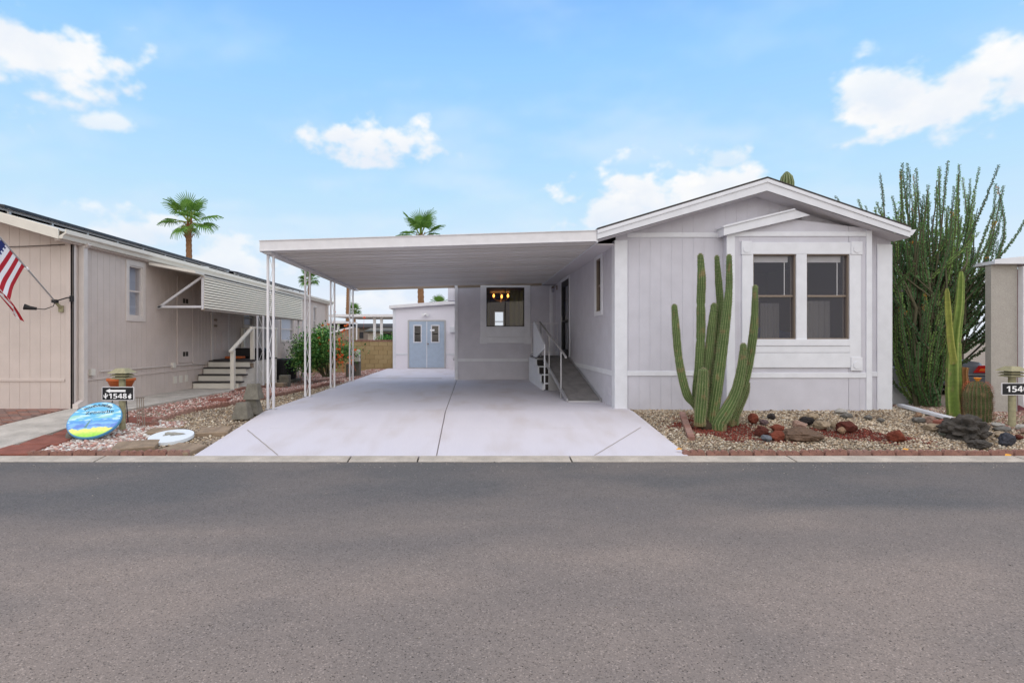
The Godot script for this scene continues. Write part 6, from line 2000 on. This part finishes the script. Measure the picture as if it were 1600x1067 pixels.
# loose chippings and strays on the road along the kerb
func grit() -> void:
	var r := RandomNumberGenerator.new()
	r.seed = 66
	var b := ball(0)
	var pm := M.new()
	for t in b[1]: pm.tri(b[0][t[0]] * Vector3(1, 0.6, 0.8), b[0][t[1]] * Vector3(1, 0.6, 0.8), b[0][t[2]] * Vector3(1, 0.6, 0.8))
	var xs := []
	var cs := []
	for i in 1100:
		var d := 7.5 - absf(r.randfn()) * 0.25 if i < 600 else r.randf_range(2.4, 7.4)
		var s := r.randf_range(0.003, 0.009)
		xs.append(Transform3D(Basis.from_euler(Vector3(r.randf(), r.randf() * TAU, r.randf())).scaled_local(Vector3.ONE * s), V(r.randf_range(-8, 9), -0.3 + s * 0.4, d)))
		cs.append(lin(178, 170, 162) * r.randf_range(0.3, 1.0))
	scatter("road_grit", pm.mesh(Vector3.ZERO), K.pebble, xs, cs, self)

# tall many-stemmed thorny shrub with tiny leaves along every wand
func thorny() -> void:
	var base := V(8.98, 0, 11.35)
	var t := thing("thorny_shrub", "tall shrub of many thorny leafy wands beside the right corner of the home", "shrub", base)
	var r := RandomNumberGenerator.new()
	r.seed = 52
	var q := M.new()
	q.quad(Vector3(0, 0, 0), Vector3(0.42, 0.1, 0.5), Vector3(0, 0, 1), Vector3(-0.42, 0.1, 0.5))
	var leaf := q.mesh(Vector3.ZERO)
	var xs := []
	var cs := []
	var f := FastNoiseLite.new()
	f.seed = 2; f.frequency = 0.7
	for i in 226:
		var kind := 0 if i < 118 else (1 if i < 190 else 2)
		var pts := []
		var p: Vector3
		var tip: Vector3
		var out := 0.0
		if kind == 0:                                          # tall wands from the upper limbs
			var a := r.randf_range(-1.0, 1.0)
			p = base + Vector3(a * 0.42 + r.randfn() * 0.07, r.randf_range(0.7, 2.6), r.randfn() * 0.16)
			tip = base + Vector3(a * 0.92 + r.randfn() * 0.3, r.randf_range(3.0, 4.45) - absf(a) * 0.2, r.randfn() * 0.4)
			if i % 7 == 0: tip.y = 4.5 + r.randf() * 0.3
			out = r.randf_range(0.05, 0.3)
		elif kind == 1:                                        # low fan near the ground
			var a := r.randf_range(-1.0, 0.6)
			p = base + Vector3(a * 0.16 + 0.02, 0.0, r.randfn() * 0.13)
			tip = base + Vector3(a * 0.72 - 0.06, r.randf_range(1.2, 2.2), r.randfn() * 0.3 + 0.1)
			out = r.randf_range(0.1, 0.35)
		else:                                                  # long ones reaching out to the right, then up
			var k := (i - 190) / 36.0
			p = base + Vector3(0.22 + r.randfn() * 0.1, r.randf_range(0.4, 1.7), r.randfn() * 0.12)
			tip = base + Vector3(lerpf(0.95, 1.72, r.randf()), lerpf(1.6, 4.4, k) + r.randfn() * 0.12, r.randfn() * 0.35)
			out = 0.28
		var wob := Vector3(r.randfn(), 0, r.randfn()) * 0.045
		for k in 9:
			var u := k / 8.0
			pts.append(p.lerp(tip, u) + Vector3((tip.x - p.x) * out * sin(u * PI) * 0.7, 0, 0) + wob * sin(u * 5.0 + i))
		var m := M.new()
		var r0 := r.randf_range(0.012, 0.021)
		m.tube(pts, [r0, r0 * 0.95, r0 * 0.9, r0 * 0.85, r0 * 0.8, r0 * 0.7, r0 * 0.6, r0 * 0.5, r0 * 0.3], 5)
		part("wand", m, K.stemwood, t)
		var l := p.distance_to(tip)
		var n := int(l / 0.0048)
		var base_c := lin(106, 142, 86).lerp(lin(72, 108, 70), r.randf())
		if r.randf() < 0.25: base_c = lin(128, 160, 88)
		var bare := r.randf_range(0.0, 0.4)
		if kind == 0 and r.randf() < 0.06: bare = 0.8
		for k in n:
			var u := (k + r.randf()) / n
			if u < bare and kind != 1: continue
			if f.get_noise_3d(pts[0].x * 3 + u * 4.0, i, u * 2.0) < -0.34: continue
			var x := u * 8.0
			var j := mini(int(x), 7)
			var c: Vector3 = pts[j].lerp(pts[j + 1], x - j)
			var dir: Vector3 = (pts[j + 1] - pts[j]).normalized()
			var side := dir.cross(Vector3(r.randfn(), r.randfn(), r.randfn())).normalized()
			var d := (side + dir * 0.9).normalized()
			var s := r.randf_range(0.024, 0.046) * (1.15 - 0.55 * u)
			xs.append(Transform3D(Basis.looking_at(-d, side.cross(dir).normalized()).scaled_local(Vector3.ONE * s), c + side * r0 * 0.7))
			var cc := base_c * r.randf_range(0.72, 1.25)
			if u > 0.94 and i % 9 == 0 and k % 2 == 0: cc = lin(206, 140, 60)
			cs.append(cc)
	scatter("foliage", leaf, K.leafv, xs, cs, t)
	for i in 7:                                                # woody trunks
		var a := i / 6.0 * 2.0 - 1.0
		var m := M.new()
		m.tube([base + Vector3(a * 0.2, -0.05, 0), base + Vector3(a * 0.32, 0.9, r.randfn() * 0.1), base + Vector3(a * 0.42 + r.randfn() * 0.05, 1.9, r.randfn() * 0.1), base + Vector3(a * 0.5, 2.6, r.randfn() * 0.1)], [0.05, 0.042, 0.03, 0.015], 7)
		part("trunk", m, K.stemwood, t)

func right_neighbour() -> void:
	var h := thing("neighbour_carport_home", "grey stucco carport building with white downspout at the right picture edge", "building", V(11.0, 0, 10.5))
	var m := M.new(); m.box(9.48, 9.96, -0.15, 2.66, 10.5, 10.62)
	part("column", m, K.stucco, h)
	m = M.new(); m.box(9.46, 16.0, 2.66, 2.72, 10.4, 10.9)
	part("roof", m, K.white, h)
	m = M.new(); m.hexa([V(9.43, 2.66, 10.37), V(16, 2.66, 10.37), V(16, 2.66, 10.4), V(9.43, 2.66, 10.4), V(9.43, 2.74, 10.37), V(16, 3.4, 10.37), V(16, 3.4, 10.4), V(9.43, 2.74, 10.4)])
	part("fascia", m, K.white, h)
	m = M.new()
	m.box(9.95, 16.0, 2.58, 2.75, 13.2, 19.0)
	part("carport_roof", m, K.white, h)
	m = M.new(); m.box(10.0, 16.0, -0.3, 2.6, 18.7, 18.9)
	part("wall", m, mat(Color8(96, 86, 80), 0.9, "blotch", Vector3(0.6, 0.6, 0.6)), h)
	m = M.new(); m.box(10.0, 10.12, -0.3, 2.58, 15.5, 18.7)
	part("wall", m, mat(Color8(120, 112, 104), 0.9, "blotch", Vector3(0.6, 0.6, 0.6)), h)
	m = M.new(); m.box(9.97, 10.08, 0.1, 2.62, 10.4, 10.5); m.bar(V(10.02, 0.14, 10.45), V(10.1, 0.02, 10.2), 0.1, 0.1)
	part("downspout", m, K.metalwhite, h)
	m = M.new(); m.box(10.9, 16.0, -0.2, 2.6, 10.66, 10.8)
	part("wall", m, K.stucco, h)
	m = M.new(); m.box(9.97, 10.9, -0.1, 2.6, 10.7, 10.8)
	part("shutter", m, mat(Color8(120, 70, 78), 0.9, "blotch", Vector3(0.6, 0.6, 0.6)), h)
	m = M.new(); m.box(8.2, 9.0, -0.1, 0.72, 11.85, 12.0)
	solid("low_wall", m, K.white, "low white wall between the home's corner and the thorny shrub", "wall", V(9.0, 0, 12.7))
	car()

# grey saloon under the right carport, seen from behind
func car() -> void:
	var o := V(11.6, -0.2, 13.8)
	var t := thing("parked_car", "dark grey saloon car parked in the right carport, red tail light showing", "car", o)
	var paint := mat(Color8(120, 124, 132), 0.3, "", Vector3.ONE, {"metal": 0.4})
	# sections along the length: [distance from tail, half width low, half width belt, half width roof, sill, belt, roof]
	var sec := [[0.0, 0.72, 0.78, 0.60, 0.42, 0.72, 0.86], [0.12, 0.82, 0.86, 0.68, 0.3, 0.78, 0.97], [0.5, 0.85, 0.89, 0.72, 0.22, 0.86, 1.0], [0.95, 0.87, 0.9, 0.66, 0.2, 0.9, 1.03], [1.5, 0.87, 0.9, 0.56, 0.2, 0.92, 1.38], [2.4, 0.87, 0.9, 0.56, 0.2, 0.92, 1.42], [3.1, 0.87, 0.9, 0.6, 0.2, 0.92, 1.12], [3.3, 0.87, 0.89, 0.7, 0.2, 0.9, 0.98], [4.3, 0.84, 0.86, 0.66, 0.24, 0.76, 0.82], [4.6, 0.72, 0.76, 0.5, 0.35, 0.62, 0.68]]
	var rows := []
	for s in sec:
		var row := []
		for q in [[-s[1], s[4]], [-s[2], lerpf(s[4], s[5], 0.5)], [-s[2] * 0.985, s[5]], [-s[3], s[6] - 0.03], [-s[3] * 0.7, s[6]], [0.0, s[6] + 0.015], [s[3] * 0.7, s[6]], [s[3], s[6] - 0.03], [s[2] * 0.985, s[5]], [s[2], lerpf(s[4], s[5], 0.5)], [s[1], s[4]]]:
			row.append(o + Vector3(q[0], q[1], -s[0]))
		rows.append(row)
	var m := M.new()
	m.grid(rows, false)
	for k in 10: m.tri(o + Vector3(0, 0.6, 0.02), rows[0][k + 1], rows[0][k])
	part("body", m, paint, t)
	m = M.new()
	m.quad(o + Vector3(-0.58, 1.05, -0.98), o + Vector3(0.58, 1.05, -0.98), o + Vector3(0.5, 1.37, -1.45), o + Vector3(-0.5, 1.37, -1.45))
	part("rear_window", m, K.panel, t)
	for s in [-1, 1]:
		m = M.new()
		m.prism(PackedVector2Array([Vector2(s * 0.42, 0.70), Vector2(s * 0.8, 0.70), Vector2(s * 0.83, 0.88), Vector2(s * 0.56, 0.87)]), Transform3D(Basis.IDENTITY, o + Vector3(0, 0, 0.0)), 0.05)
		var lamp := part("tail_light", m, mat(Color8(196, 30, 26), 0.15), t)
		m = M.new()
		m.prism(PackedVector2Array([Vector2(s * 0.52, 0.74), Vector2(s * 0.79, 0.74), Vector2(s * 0.8, 0.80), Vector2(s * 0.56, 0.80)]), Transform3D(Basis.IDENTITY, o + Vector3(0, 0, 0.048)), 0.006)
		part("indicator", m, mat(Color8(232, 110, 40), 0.2), lamp)
		for d in [0.85, 3.6]:
			m = M.new()
			m.tube([o + Vector3(s * 0.68, 0.3, -d), o + Vector3(s * 0.88, 0.3, -d)], [0.31], 22)
			var wl := part("wheel", m, K.black, t)
			m = M.new(); m.tube([o + Vector3(s * 0.87, 0.3, -d), o + Vector3(s * 0.895, 0.3, -d)], [0.2], 18)
			part("rim", m, K.alu, wl)
	m = M.new(); m.cbox(Transform3D(Basis.IDENTITY, o + Vector3(0, 0.52, 0.0)), Vector3(1.66, 0.24, 0.2), 0.04)
	part("bumper", m, paint, t)
	m = M.new(); m.box(o.x - 0.8, o.x + 0.8, o.y + 0.645, o.y + 0.665, -o.z - 0.105, -o.z - 0.05)
	part("trim_strip", m, K.alu, t)
	m = M.new(); m.box(o.x - 0.26, o.x + 0.26, o.y + 0.68, o.y + 0.82, -o.z - 0.05, -o.z - 0.03)
	part("licence_plate", m, K.plainwhite, t)

func _ready() -> void:
	var cam := Camera3D.new()
	cam.name = "camera"
	add_child(cam)
	cam.position = Vector3(0, 1.3, 0)
	cam.near = 0.05
	cam.far = 2000.0
	cam.keep_aspect = Camera3D.KEEP_HEIGHT
	cam.set_frustum(2.0 * 0.05 * 533.5 / 900.0, Vector2(63.0, -3.5) / 900.0 * 0.05, 0.05, 2000.0)
	cam.current = true
	var env := Environment.new()
	env.background_mode = Environment.BG_SKY
	env.sky = Sky.new()
	var sm := PanoramaSkyMaterial.new()
	sm.panorama = make_sky()
	env.sky.sky_material = sm
	env.sky_rotation = Vector3(0, PI, 0)          # the middle of the picture is straight ahead
	env.background_energy_multiplier = 0.79
	env.tonemap_mode = Environment.TONE_MAPPER_LINEAR
	env.tonemap_exposure = 1.27
	env.sdfgi_enabled = true
	env.ssao_enabled = true
	env.ssil_enabled = true
	var we := WorldEnvironment.new()
	we.name = "environment"
	we.environment = env
	add_child(we)
	var sun := DirectionalLight3D.new()
	sun.name = "sun"
	add_child(sun)
	sun.rotation = Vector3(deg_to_rad(-50), deg_to_rad(2), 0)
	sun.light_energy = 0.78
	sun.light_angular_distance = 130.0
	sun.light_color = Color(1.0, 0.9, 0.77)
	sun.shadow_enabled = true
	sun.sky_mode = DirectionalLight3D.SKY_MODE_LIGHT_ONLY
	rng.seed = 1
	materials()
	setting()
	house()
	carport()
	neighbour()
	right_neighbour()
	shed()
	beyond()
	entry()
	left_yard()
	right_yard()
	gravel()
	grit()
